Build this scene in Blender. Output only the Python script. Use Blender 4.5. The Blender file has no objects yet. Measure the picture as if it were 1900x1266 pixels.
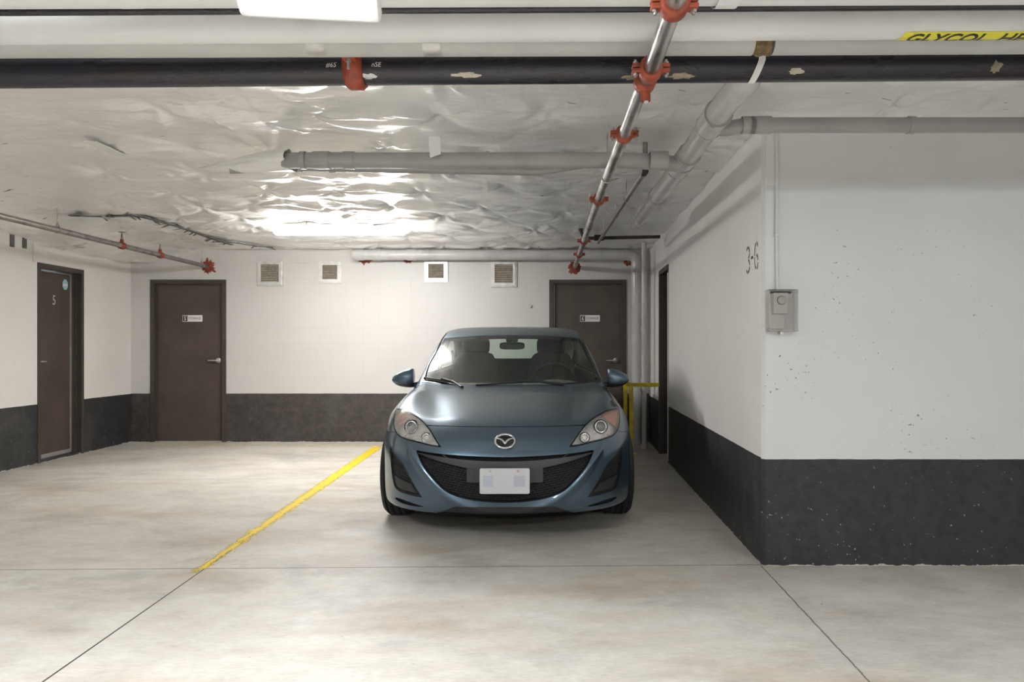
import bpy, math, random
import numpy as np
from mathutils import Vector, Matrix

# ---------------------------------------------------------------- camera, world, exposure
scene = bpy.context.scene
COL = scene.collection
W_, H_ = 1900, 1266
FPX, CX, CY, CZ = 1330.0, 1000.0, 645.0, 1.2
cd = bpy.data.cameras.new('camera')
cd.sensor_fit = 'HORIZONTAL'; cd.sensor_width = 36.0
cd.lens = FPX / W_ * 36.0
cd.shift_x = (W_ / 2 - CX) / W_
cd.shift_y = (CY - H_ / 2) / W_
cd.clip_start = 0.05
cam = bpy.data.objects.new('camera', cd); COL.objects.link(cam)
cam.location = (0, 0, CZ); cam.rotation_euler = (math.radians(90), 0, 0)
scene.camera = cam
world = bpy.data.worlds.new('world'); scene.world = world; world.use_nodes = True
world.node_tree.nodes['Background'].inputs[0].default_value = (0.8, 0.85, 0.9, 1)
world.node_tree.nodes['Background'].inputs[1].default_value = 0.3
vs = scene.view_settings
vs.view_transform = 'Standard'; vs.look = 'None'; vs.gamma = 1.0; vs.exposure = 2.32
try: vs.use_curve_mapping = False
except Exception: pass
E_LIN = 27.0      # strip light over the bay
E_PANEL = 62.0    # tilted panel near the camera
E_AISLE = 25.0    # strip lights over the aisle behind the camera, and the added left one

# ---------------------------------------------------------------- helpers
def P(px, py, Y):
    """world point seen at a pixel at distance Y"""
    return Vector(((px - CX) * Y / FPX, Y, CZ - (py - CY) * Y / FPX))

def link(o, parent=None):
    COL.objects.link(o)
    if parent is not None: o.parent = parent
    return o

def tag(o, label=None, cat=None, group=None, kind=None):
    if label: o['label'] = label
    if cat: o['category'] = cat
    if group: o['group'] = group
    if kind: o['kind'] = kind
    return o

def thing(name, label, cat, loc=(0, 0, 0), group=None):
    o = bpy.data.objects.new(name, None); COL.objects.link(o)
    o.location = loc; o.empty_display_size = 0.1
    return tag(o, label, cat, group)

class MB:
    """collects geometry for ONE mesh object"""
    def __init__(s): s.v = []; s.f = []; s.sm = []
    def add(s, vs_, fs, smooth=False):
        b = len(s.v); s.v += [tuple(p) for p in vs_]
        s.f += [tuple(i + b for i in f) for f in fs]; s.sm += [smooth] * len(fs)
        return s
    def box(s, x0, x1, y0, y1, z0, z1, M=None):
        x0, x1 = sorted((x0, x1)); y0, y1 = sorted((y0, y1)); z0, z1 = sorted((z0, z1))
        v = [Vector(p) for p in ((x0,y0,z0),(x1,y0,z0),(x1,y1,z0),(x0,y1,z0),(x0,y0,z1),(x1,y0,z1),(x1,y1,z1),(x0,y1,z1))]
        if M is not None: v = [M @ p for p in v]
        return s.add(v, [(0,3,2,1),(4,5,6,7),(0,1,5,4),(1,2,6,5),(2,3,7,6),(3,0,4,7)])
    def bevel_box(s, x0, x1, y0, y1, z0, z1, b, M=None, n=3):
        """box rounded in the x-z outline (4 corners), with a small chamfer front and back"""
        cx, cz, hx, hz = (x0+x1)/2, (z0+z1)/2, abs(x1-x0)/2, abs(z1-z0)/2
        def ring(y, ins):
            r = max(b - ins, 0.0004); out = []
            for (sx, sz, a0) in ((1,1,0),(-1,1,90),(-1,-1,180),(1,-1,270)):
                for k in range(n + 1):
                    a = math.radians(a0 + 90.0 * k / n)
                    out.append(Vector((cx + sx*(hx-b) + r*math.cos(a), y, cz + sz*(hz-b) + r*math.sin(a))))
            return out
        c = min(b, abs(y1-y0)/2) * 0.5
        rings = [ring(y0, c), ring(y0 + c, 0), ring(y1 - c, 0), ring(y1, c)]
        if M is not None: rings = [[M @ p for p in r] for r in rings]
        m = len(rings[0]); v = sum(rings, []); f = []
        for i in range(3):
            for k in range(m):
                f.append((i*m+k, i*m+(k+1)%m, (i+1)*m+(k+1)%m, (i+1)*m+k))
        f.append(tuple(range(m-1, -1, -1))); f.append(tuple(range(3*m, 4*m)))
        return s.add(v, f)
    def frame(s, d):
        d = d.normalized(); a = Vector((0,0,1)) if abs(d.z) < .9 else Vector((1,0,0))
        u = d.cross(a).normalized(); w = u.cross(d).normalized(); return u, w
    def cyl(s, p, q, r, r2=None, n=20, caps=True, smooth=True):
        p, q = Vector(p), Vector(q); r2 = r if r2 is None else r2
        u, w = s.frame(q - p); v = []
        for c, rr in ((p, r), (q, r2)):
            for k in range(n):
                a = 2*math.pi*k/n; v.append(c + u*rr*math.cos(a) + w*rr*math.sin(a))
        s.add(v, [(k, (k+1)%n, n+(k+1)%n, n+k) for k in range(n)], smooth)
        if caps: s.add(v, [tuple(range(n-1,-1,-1)), tuple(range(n, 2*n))])
        return s
    def tube(s, pts, r, n=14, caps=True, closed=False):
        pts = [Vector(p) for p in pts]; m = len(pts); v = []; prev = None
        rr = r if isinstance(r, (list, tuple)) else [r]*m
        for i, c in enumerate(pts):
            if closed: d = pts[(i+1)%m] - pts[i-1]
            elif i == 0: d = pts[1] - pts[0]
            elif i == m-1: d = pts[-1] - pts[-2]
            else: d = (pts[i+1]-c).normalized() + (c-pts[i-1]).normalized()
            d.normalize()
            if prev is None: u, w = s.frame(d)
            else:
                u = (prev - d*prev.dot(d)).normalized(); w = u.cross(d)
            prev = u
            for k in range(n):
                a = 2*math.pi*k/n; v.append(c + u*rr[i]*math.cos(a) + w*rr[i]*math.sin(a))
        f = []
        for i in range(m if closed else m-1):
            j = (i+1) % m
            for k in range(n): f.append((i*n+k, i*n+(k+1)%n, j*n+(k+1)%n, j*n+k))
        s.add(v, f, True)
        if caps and not closed: s.add(v, [tuple(range(n-1,-1,-1)), tuple(range((m-1)*n, m*n))])
        return s
    def lathe(s, prof, p, d, n=28, smooth=True):
        """prof: (radius, distance along d)"""
        p = Vector(p); d = Vector(d).normalized(); u, w = s.frame(d); v = []
        for r, t in prof:
            for k in range(n):
                a = 2*math.pi*k/n; v.append(p + d*t + u*r*math.cos(a) + w*r*math.sin(a))
        f = []
        for i in range(len(prof)-1):
            for k in range(n): f.append((i*n+k, i*n+(k+1)%n, (i+1)*n+(k+1)%n, (i+1)*n+k))
        return s.add(v, f, smooth)
    def build(s, name, mat, parent=None, loc=None):
        me = bpy.data.meshes.new(name); me.from_pydata(s.v, [], s.f); me.update()
        me.polygons.foreach_set('use_smooth', s.sm)
        me.materials.append(mat)
        o = bpy.data.objects.new(name, me); link(o, parent)
        if loc is not None: o.location = loc
        return o

def fillet(pts, R, n=7):
    pts = [Vector(p) for p in pts]; out = [pts[0]]
    for i in range(1, len(pts)-1):
        a, b, c = pts[i-1], pts[i], pts[i+1]
        d1 = (a-b).normalized(); d2 = (c-b).normalized()
        t = min(R, (a-b).length*.49, (c-b).length*.49)
        p0, p2 = b + d1*t, b + d2*t
        for k in range(n+1):
            u = k/n; out.append(p0*(1-u)**2 + b*2*u*(1-u) + p2*u*u)
    out.append(pts[-1]); return out

def clip(Vv, T, d):
    """split triangle mesh at d=0 -> (inside d<0), (outside); each (V, T, on-the-cut flags)"""
    out = []
    for sgn in (1, -1):
        D = d*sgn; s = D < 0; k = s[T].sum(1)
        keep = T[k == 3]; cross = T[(k == 1) | (k == 2)]
        newv = []; cache = {}; base = len(Vv); nt_ = []
        def cut(i, j):
            key = (i, j) if i < j else (j, i)
            if key not in cache:
                t = D[i]/(D[i]-D[j]); cache[key] = base + len(newv); newv.append(Vv[i]*(1-t) + Vv[j]*t)
            return cache[key]
        for tri in cross.tolist():
            poly = []
            for a in range(3):
                i, j = tri[a], tri[(a+1) % 3]
                if s[i]: poly.append(i)
                if s[i] != s[j]: poly.append(cut(i, j))
            for a in range(1, len(poly)-1): nt_.append((poly[0], poly[a], poly[a+1]))
        VV = np.concatenate([Vv, np.array(newv).reshape(-1, 3)]) if newv else Vv
        TT = np.concatenate([keep, np.array(nt_, int).reshape(-1, 3)]) if nt_ else keep
        flag = np.zeros(len(VV), bool); flag[base:] = True
        used = np.unique(TT); re = -np.ones(len(VV), int); re[used] = np.arange(len(used))
        out.append((VV[used], re[TT], flag[used]))
    return out

# ---- materials
def newmat(name):
    m = bpy.data.materials.new(name); m.use_nodes = True
    nt = m.node_tree; return m, nt, nt.nodes['Principled BSDF']
def N(nt, kind, **kw):
    n = nt.nodes.new(kind)
    for k, v in kw.items():
        if k.startswith('i_'):
            key = k[2:]; key = int(key) if key.isdigit() else key.replace('_', ' ')
            n.inputs[key].default_value = v
        else: setattr(n, k, v)
    return n
def L(nt, a, b): nt.links.new(a, b)
def math_(nt, op, a, b=None, c=None, clamp=False):
    n = nt.nodes.new('ShaderNodeMath'); n.operation = op; n.use_clamp = clamp
    for i, x in enumerate((a, b, c)):
        if x is None: continue
        if isinstance(x, (int, float)): n.inputs[i].default_value = x
        else: nt.links.new(x, n.inputs[i])
    return n.outputs[0]
def ramp(nt, fac, stops):
    r = nt.nodes.new('ShaderNodeValToRGB'); nt.links.new(fac, r.inputs[0])
    e = r.color_ramp.elements
    while len(e) < len(stops): e.new(0.5)
    for k, (p, c) in enumerate(stops):
        e[k].position = p; e[k].color = (*c, 1) if len(c) == 3 else c
    return r.outputs[0]
def mix(nt, fac, a, b, mode='MIX'):
    n = nt.nodes.new('ShaderNodeMix'); n.data_type = 'RGBA'; n.blend_type = mode
    for sock, x in ((n.inputs[0], fac), (n.inputs[6], a), (n.inputs[7], b)):
        if isinstance(x, (int, float)): sock.default_value = x
        elif isinstance(x, tuple): sock.default_value = (*x, 1) if len(x) == 3 else x
        else: nt.links.new(x, sock)
    return n.outputs[2]
def noise(nt, vec, scale, detail=4, rough=.55, dist=0.0):
    n = N(nt, 'ShaderNodeTexNoise'); n.inputs['Scale'].default_value = scale
    n.inputs['Detail'].default_value = detail; n.inputs['Roughness'].default_value = rough
    n.inputs['Distortion'].default_value = dist
    if vec is not None: nt.links.new(vec, n.inputs['Vector'])
    return n.outputs[0]
def mapped(nt, vec, scale=(1,1,1), rot=(0,0,0)):
    n = N(nt, 'ShaderNodeMapping'); n.inputs['Scale'].default_value = scale; n.inputs['Rotation'].default_value = rot
    nt.links.new(vec, n.inputs['Vector']); return n.outputs[0]
def bump(nt, b, h, strength=.3, dist=.01, prev=None):
    n = N(nt, 'ShaderNodeBump'); n.inputs['Strength'].default_value = strength; n.inputs['Distance'].default_value = dist
    nt.links.new(h, n.inputs['Height'])
    if prev is not None: nt.links.new(prev, n.inputs['Normal'])
    nt.links.new(n.outputs[0], b.inputs['Normal']); return n.outputs[0]
def objco(nt): return N(nt, 'ShaderNodeTexCoord').outputs['Object']
def geopos(nt): return N(nt, 'ShaderNodeNewGeometry').outputs['Position']

def simple(name, col, rough=.5, metal=0.0, var=.12, vscale=8, bmp=0.0, bscale=60, coat=0.0, col2=None, stretch=(1,1,1), spec=None):
    m, nt, b = newmat(name); co = mapped(nt, objco(nt), stretch)
    n = noise(nt, co, vscale, 5, .6)
    c2 = col2 if col2 else tuple(c*(1-var) for c in col)
    hi = tuple(min(1, c*(1+var*.5)) for c in col)
    c = ramp(nt, n, [(.3, c2), (.62, hi)])
    L(nt, c, b.inputs['Base Color'])
    L(nt, math_(nt, 'MULTIPLY_ADD', n, .2, rough - .1), b.inputs['Roughness'])
    b.inputs['Metallic'].default_value = metal; b.inputs['Coat Weight'].default_value = coat
    if spec is not None: b.inputs['Specular IOR Level'].default_value = spec
    if bmp: bump(nt, b, noise(nt, co, bscale, 3), bmp, .004)
    return m
def emit(name, col, s):
    m, nt, b = newmat(name)
    b.inputs['Base Color'].default_value = (.9,.9,.9,1)
    b.inputs['Emission Color'].default_value = (*col, 1); b.inputs['Emission Strength'].default_value = s
    return m

def wall_mat(name, split, white=(.80,.775,.745), black=(.021,.021,.022), blocks=False, specks=1.0, worn=.3):
    m, nt, b = newmat(name); pos = geopos(nt)
    sep = N(nt, 'ShaderNodeSeparateXYZ'); L(nt, pos, sep.inputs[0])
    n1 = noise(nt, pos, 1.3, 4); n2 = noise(nt, pos, 14, 5, .65)
    w = ramp(nt, n1, [(.3, tuple(c*.94 for c in white)), (.7, white)])
    # marks: small dark pits in the white, pale chips in the black
    pits = ramp(nt, noise(nt, pos, 55, 2, .5), [(.70, (0,0,0)), (.73, (1,1,1))])
    area = ramp(nt, noise(nt, pos, 2.2, 2), [(.47, (0,0,0)), (.58, (1,1,1))])
    pm = math_(nt, 'MULTIPLY', math_(nt, 'MULTIPLY', pits, area), specks*.8)
    w = mix(nt, pm, w, (.12,.11,.10))
    grey = ramp(nt, n2, [(.35, black), (.75, tuple(c*2.1 for c in black))])
    smear = ramp(nt, noise(nt, mapped(nt, pos, (1,1,.45)), 3.2, 6, .7, .6), [(.5, (0,0,0)), (.8, (1,1,1))])
    k = mix(nt, math_(nt, 'MULTIPLY', smear, worn), grey, (.16,.155,.15))
    chips = ramp(nt, noise(nt, pos, 38, 3, .6), [(.69, (0,0,0)), (.71, (1,1,1))])
    low = math_(nt, 'MULTIPLY_ADD', sep.outputs[2], -1.6, 1.05, True)
    k = mix(nt, math_(nt, 'MULTIPLY', math_(nt, 'MULTIPLY', chips, low), specks), k, (.55,.54,.52))
    foot = math_(nt, 'LESS_THAN', math_(nt, 'MULTIPLY_ADD', n2, -.045, sep.outputs[2]), -.0185)
    k = mix(nt, foot, k, (.5,.48,.45))
    edge = math_(nt, 'MULTIPLY_ADD', noise(nt, pos, 9, 2), .006, split - .003)
    f = math_(nt, 'GREATER_THAN', sep.outputs[2], edge)
    c = mix(nt, f, k, w)
    L(nt, c, b.inputs['Base Color'])
    L(nt, math_(nt, 'MULTIPLY_ADD', n2, .25, .4), b.inputs['Roughness'])
    prev = bump(nt, b, n2, .12, .004)
    if blocks:
        cmb = N(nt, 'ShaderNodeCombineXYZ'); L(nt, sep.outputs[0], cmb.inputs[0]); L(nt, sep.outputs[2], cmb.inputs[1])
        br = N(nt, 'ShaderNodeTexBrick'); br.offset = .5
        br.inputs['Scale'].default_value = 1; br.inputs['Mortar Size'].default_value = .0045
        br.inputs['Mortar Smooth'].default_value = .4
        br.inputs['Brick Width'].default_value = .407; br.inputs['Row Height'].default_value = .206
        L(nt, cmb.outputs[0], br.inputs['Vector'])
        h = math_(nt, 'SUBTRACT', 1, br.outputs['Fac'])
        bump(nt, b, h, .35, .003, prev)
        # joints tooled a little cleaner / darker than the faces
        c2 = mix(nt, math_(nt, 'MULTIPLY', br.outputs['Fac'], .05), c, (.25,.24,.23))
        L(nt, c2, b.inputs['Base Color'])
    return m

def floor_mat():
    m, nt, b = newmat('concrete_floor'); pos = geopos(nt)
    sep = N(nt, 'ShaderNodeSeparateXYZ'); L(nt, pos, sep.inputs[0])
    st = mapped(nt, pos, (.7, 1.0, 1))
    n1 = noise(nt, st, .9, 5, .6, .4)
    base = ramp(nt, n1, [(.3, (.45,.44,.42)), (.5, (.555,.54,.515)), (.7, (.64,.625,.60))])
    grain = noise(nt, mapped(nt, pos, (9, 55, 1)), 2.0, 6, .75)
    base = mix(nt, .6, base, ramp(nt, grain, [(.3, (.36,.35,.33)), (.7, (.66,.63,.59))]), 'OVERLAY')
    mot = noise(nt, mapped(nt, pos, (3.2, 5.5, 1)), 1.4, 8, .72)
    base = mix(nt, .55, base, ramp(nt, mot, [(.3, (.36,.355,.34)), (.7, (.62,.61,.59))]), 'OVERLAY')
    # brown leaching stains
    st2 = ramp(nt, noise(nt, mapped(nt, pos, (.75, 1.9, 1)), 1.15, 5, .62, .15), [(.52, (0,0,0)), (.72, (1,1,1))])
    base = mix(nt, math_(nt, 'MULTIPLY', st2, .6), base, (.40,.30,.20))
    # grey tyre scuffs
    sc = ramp(nt, noise(nt, mapped(nt, pos, (1.0, 1.3, 1)), 1.3, 7, .72, .3), [(.50, (0,0,0)), (.75, (1,1,1))])
    base = mix(nt, math_(nt, 'MULTIPLY', sc, .55), base, (.20,.20,.19))
    spots = ramp(nt, noise(nt, pos, 30, 2, .5), [(.765, (0,0,0)), (.78, (1,1,1))])
    base = mix(nt, math_(nt, 'MULTIPLY', spots, .6), base, (.10,.09,.08))
    jw = noise(nt, pos, 14, 3)
    def joint(expr, w, amt):
        nonlocal base
        d = math_(nt, 'ABSOLUTE', expr)
        f = math_(nt, 'LESS_THAN', d, w)
        base = mix(nt, math_(nt, 'MULTIPLY', f, amt), base, (.05,.045,.04))
    X, Y = sep.outputs[0], sep.outputs[1]
    wob = math_(nt, 'MULTIPLY_ADD', jw, .012, -.006)
    joint(math_(nt, 'ADD', math_(nt, 'MULTIPLY_ADD', Y, .0245, 1.717), X), .0042, 1.0)
    joint(math_(nt, 'ADD', math_(nt, 'SUBTRACT', math_(nt, 'MULTIPLY_ADD', X, -.022, Y), 3.93), 0.0), .0042, .85)
    joint(math_(nt, 'ADD', math_(nt, 'SUBTRACT', math_(nt, 'MULTIPLY_ADD', X, -.04, Y), 6.45), -.2), .008, .35)
    # saw cut from the wall corner towards the camera
    d = math_(nt, 'ABSOLUTE', math_(nt, 'ADD', math_(nt, 'SUBTRACT', math_(nt, 'MULTIPLY_ADD', Y, -.025, X), 1.122), wob))
    f = math_(nt, 'MULTIPLY', math_(nt, 'LESS_THAN', d, .0038), math_(nt, 'LESS_THAN', Y, 3.94))
    base = mix(nt, math_(nt, 'MULTIPLY', f, .8), base, (.07,.06,.055))
    L(nt, base, b.inputs['Base Color'])
    L(nt, math_(nt, 'MULTIPLY_ADD', n1, -.25, .62), b.inputs['Roughness'])
    b.inputs['Specular IOR Level'].default_value = .35
    bump(nt, b, grain, .08, .003)
    return m

def foil_mat():
    m, nt, b = newmat('foil_faced_insulation'); pos = geopos(nt)
    n1 = noise(nt, pos, 1.6, 4, .6, .5)
    c = ramp(nt, n1, [(.3, (.89,.88,.86)), (.7, (.96,.95,.935))])
    slots = ramp(nt, noise(nt, mapped(nt, pos, (6, 26, 6)), 1.0, 2, .5), [(.745, (0,0,0)), (.76, (1,1,1))])
    c = mix(nt, math_(nt, 'MULTIPLY', slots, .75), c, (.10,.09,.075))
    L(nt, c, b.inputs['Base Color'])
    b.inputs['Metallic'].default_value = .38
    L(nt, math_(nt, 'MULTIPLY_ADD', noise(nt, pos, 7, 4), .3, .26), b.inputs['Roughness'])
    w1 = noise(nt, mapped(nt, pos, (1.3, 10, 6), (0,0,.10)), 1.0, 4, .6, .5)
    prev = bump(nt, b, w1, .55, .03)
    w2 = noise(nt, mapped(nt, pos, (14, 2.2, 6), (0,0,.75)), 1.0, 3, .5, .8)
    bump(nt, b, w2, .35, .015, prev)
    return m

M = {}
M['floor'] = floor_mat()
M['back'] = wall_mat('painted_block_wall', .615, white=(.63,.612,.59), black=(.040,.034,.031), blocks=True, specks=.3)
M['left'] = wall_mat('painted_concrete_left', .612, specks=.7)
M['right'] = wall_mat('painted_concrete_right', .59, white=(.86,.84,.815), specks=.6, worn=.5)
M['front'] = wall_mat('painted_concrete_pier', .585, white=(.72,.725,.72), specks=1.0, worn=.12)
M['foil'] = foil_mat()
M['whitewrap'] = simple('white_pipe_jacket', (.74,.74,.73), .4, var=.05, vscale=3)
M['pvcgrey'] = simple('grey_pvc', (.36,.355,.35), .33, var=.10, vscale=5)
M['pvclight'] = simple('pale_grey_pvc', (.52,.51,.505), .2, var=.12, vscale=6)
M['blacksteel'] = simple('black_painted_steel', (.014,.015,.024), .28, var=.4, vscale=6, col2=(.024,.019,.02), bmp=.15, bscale=90, stretch=(.4,3,3))
M['galv'] = simple('galvanised_steel', (.52,.50,.48), .33, .85, var=.45, vscale=9, bmp=.1, col2=(.18,.16,.15), stretch=(2,.6,2))
M['oldsteel'] = simple('weathered_steel_pipe', (.24,.22,.20), .45, .55, var=.4, vscale=12)
M['darksteel'] = simple('dark_iron', (.05,.045,.04), .45, .5, var=.4, vscale=14)
M['red'] = simple('red_orange_coupling_paint', (.33,.062,.028), .5, var=.45, vscale=25, bmp=.3, bscale=120)
M['fire'] = simple('red_firestop_putty', (.27,.045,.022), .6, var=.5, vscale=30, bmp=.8, bscale=70)
M['bolt'] = simple('zinc_bolt', (.62,.62,.60), .3, .9, var=.2, vscale=30)
M['door'] = simple('dark_brown_door_paint', (.085,.064,.052), .42, var=.22, vscale=4, bmp=.08, bscale=40)
M['dframe'] = simple('dark_brown_frame_paint', (.065,.052,.044), .4, var=.2, vscale=5)
M['alu'] = simple('brushed_aluminium', (.72,.71,.69), .32, .8, var=.15, vscale=9)
M['ventalu'] = simple('vent_frame_metal', (.70,.69,.67), .35, .3, var=.22, vscale=14)
M['louver'] = simple('beige_louver', (.50,.44,.37), .5, .1, var=.3, vscale=20)
M['darkhole'] = simple('dark_cavity', (.02,.018,.016), .8)
M['signw'] = simple('white_sign_plastic', (.78,.77,.75), .4, var=.03)
M['signk'] = simple('black_sign_ink', (.035,.03,.03), .5, var=.05)
M['silvertxt'] = simple('silver_numeral', (.75,.72,.66), .35, .5, var=.05)
M['yellow'] = simple('yellow_enamel', (.72,.56,.015), .4, var=.3, vscale=16, bmp=.15)
M['labely'] = simple('yellow_label', (.80,.74,.06), .4, var=.06)
M['plastic'] = simple('off_white_plastic', (.60,.55,.52), .4, var=.05)
M['tape'] = simple('foil_tape', (.46,.45,.43), .3, .5, var=.2, vscale=12)
M['tapew'] = simple('white_tape', (.80,.79,.77), .45, var=.05)
M['duct'] = simple('grey_duct_tape', (.13,.125,.12), .5, var=.3)
M['housing'] = simple('white_enamel_housing', (.66,.65,.62), .4, var=.03)
M['lin_e'] = emit('strip_lamp_diffuser', (1.0,.982,.955), E_LIN)
M['pan_e'] = emit('panel_lamp_diffuser', (.95,.975,1.0), E_PANEL)
M['ais_e'] = emit('aisle_lamp_diffuser', (.95,.975,1.0), E_AISLE)
M['bluest'] = simple('blue_sticker', (.35,.62,.68), .4, var=.1)
M['brown'] = simple('glass_fibre_insulation', (.20,.14,.07), .9, var=.5, vscale=40, bmp=.8)

def glassy(name, tint, gloss=.06, rough=.02, haze=0.0):
    m, nt, b = newmat(name); nt.nodes.remove(b)
    out = nt.nodes['Material Output']
    t = N(nt, 'ShaderNodeBsdfTransparent'); t.inputs[0].default_value = (*tint, 1)
    g = N(nt, 'ShaderNodeBsdfGlossy'); g.inputs['Roughness'].default_value = rough
    lw = N(nt, 'ShaderNodeLayerWeight'); lw.inputs[0].default_value = .5
    fr = math_(nt, 'MULTIPLY_ADD', math_(nt, 'POWER', lw.outputs['Facing'], 5.0), .9, .045)
    mx = N(nt, 'ShaderNodeMixShader')
    if haze:
        df = N(nt, 'ShaderNodeBsdfDiffuse'); df.inputs[0].default_value = (.8,.79,.76,1); mh = N(nt, 'ShaderNodeMixShader')
        hz = noise(nt, objco(nt), 14, 4); L(nt, math_(nt, 'MULTIPLY', hz, haze*2, clamp=True), mh.inputs[0])
        L(nt, t.outputs[0], mh.inputs[1]); L(nt, df.outputs[0], mh.inputs[2]); t = mh
    L(nt, math_(nt, 'ADD', fr, gloss, clamp=True), mx.inputs[0])
    L(nt, t.outputs[0], mx.inputs[1]); L(nt, g.outputs[0], mx.inputs[2]); L(nt, mx.outputs[0], out.inputs[0])
    return m
M['clear'] = glassy('clear_plastic', (.95,.95,.95), .04, .05)

def text_mesh(txt, size, shear=0.0, extrude=0.0, bold=0.0, ax='CENTER'):
    """returns verts (x,y local plane) and faces of a text"""
    cu = bpy.data.curves.new('t', 'FONT'); cu.body = txt; cu.size = size; cu.shear = shear
    cu.align_x = ax; cu.align_y = 'CENTER'; cu.extrude = extrude; cu.offset = bold; cu.resolution_u = 3
    o = bpy.data.objects.new('t', cu); COL.objects.link(o)
    dg = bpy.context.evaluated_depsgraph_get(); dg.update()
    me = bpy.data.meshes.new_from_object(o.evaluated_get(dg))
    v = [tuple(x.co) for x in me.vertices]; f = [tuple(p.vertices) for p in me.polygons]
    bpy.data.objects.remove(o); bpy.data.curves.remove(cu); bpy.data.meshes.remove(me)
    return v, f
def text_obj(name, txt, size, origin, ux, uz, mat, parent, thick=.0015, sx=1.0, **kw):
    v, f = text_mesh(txt, size, **kw)
    o, ux, uz = Vector(origin), Vector(ux), Vector(uz); nrm = ux.cross(uz)
    mb = MB(); mb.add([o + ux*(a*sx) + uz*b + nrm*(thick + c) for a, b, c in v], f)
    return mb.build(name, mat, parent)

# ---------------------------------------------------------------- room shell
ZC = 2.45
YB = 9.10            # back wall
XL = -5.18           # left wall
def XR(y): return 1.228 + .033*(y - 3.94)   # right side wall of the bay
FY = 3.94            # face of the pier wall on the right
YREAR = -7.0; XFAR = 7.0; XLF = -8.0

def struct(name, mb, mat, parent=None, label=None):
    o = mb.build(name, mat, parent)
    if parent is None: o['kind'] = 'structure'
    if label: o['label'] = label
    return o

mb = MB(); mb.box(XLF-.3, XFAR+.3, YREAR-.3, YB+.3, -.2, 0)
struct('floor', mb, M['floor'], label='stained concrete floor slab with saw cut joints')

# back wall with two door openings
DO = [(-4.93, -3.97), (.13, 1.11)]; DTOP = 2.06
mb = MB()
x = XL - .3
for a, c in DO:
    mb.box(x, a, YB, YB+.3, 0, 2.7); mb.box(a, c, YB, YB+.3, DTOP, 2.7); x = c
mb.box(x, XR(YB)+.3, YB, YB+.3, 0, 2.7)
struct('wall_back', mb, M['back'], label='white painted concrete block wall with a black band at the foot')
# left wall, with the opening of the numbered door
LD = (7.40, 8.15); LTOP = 2.08
mb = MB()
mb.box(XL-.3, XL, 2.6, LD[0], 0, 2.7); mb.box(XL-.3, XL, LD[1], YB, 0, 2.7); mb.box(XL-.3, XL, LD[0], LD[1], LTOP, 2.7)
struct('wall_left', mb, M['left'], label='white painted concrete wall with a black band on the left')
# right: side wall of the pier (slightly out of square) with its door opening
RD = (7.42, 8.14); RTOP = 2.065
def rwall(mb, y0, y1, z0, z1):
    a, c = XR(y0), XR(y1)
    mb.add([(a,y0,z0),(a+.4,y0,z0),(c+.4,y1,z0),(c,y1,z0),(a,y0,z1),(a+.4,y0,z1),(c+.4,y1,z1),(c,y1,z1)],
           [(0,3,2,1),(4,5,6,7),(0,1,5,4),(1,2,6,5),(2,3,7,6),(3,0,4,7)])
mb = MB()
rwall(mb, FY+.02, RD[0], 0, 2.7); rwall(mb, RD[1], YB, 0, 2.7); rwall(mb, RD[0], RD[1], RTOP, 2.7)
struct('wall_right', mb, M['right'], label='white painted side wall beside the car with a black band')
mb = MB(); c = .018
pts = [(XR(FY)+.0, FY+.02), (XR(FY)+c, FY), (XFAR+.3, FY), (XFAR+.3, FY+.4), (XR(FY+.4)+.02, FY+.4), (XR(FY+.03)+.004, FY+.03)]
n = len(pts)
mb.add([(a, b_, 0) for a, b_ in pts] + [(a, b_, 2.7) for a, b_ in pts],
       [(i, (i+1)%n, n+(i+1)%n, n+i) for i in range(n)] + [tuple(range(n-1,-1,-1)), tuple(range(n, 2*n))])
struct('wall_pier', mb, M['front'], label='pale grey pier wall facing the aisle with a black band')
for nm, bx in (('wall_rear', (XLF-.3, XFAR+.3, YREAR-.3, YREAR)), ('wall_aisle_left', (XLF-.3, XLF, YREAR, 2.6)),
               ('wall_aisle_right', (XFAR, XFAR+.3, YREAR, FY)), ('wall_stub', (XLF-.3, XL, 2.6, 2.9))):
    mb = MB(); mb.box(*bx, 0, 2.7); struct(nm, mb, M['front'])

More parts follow.
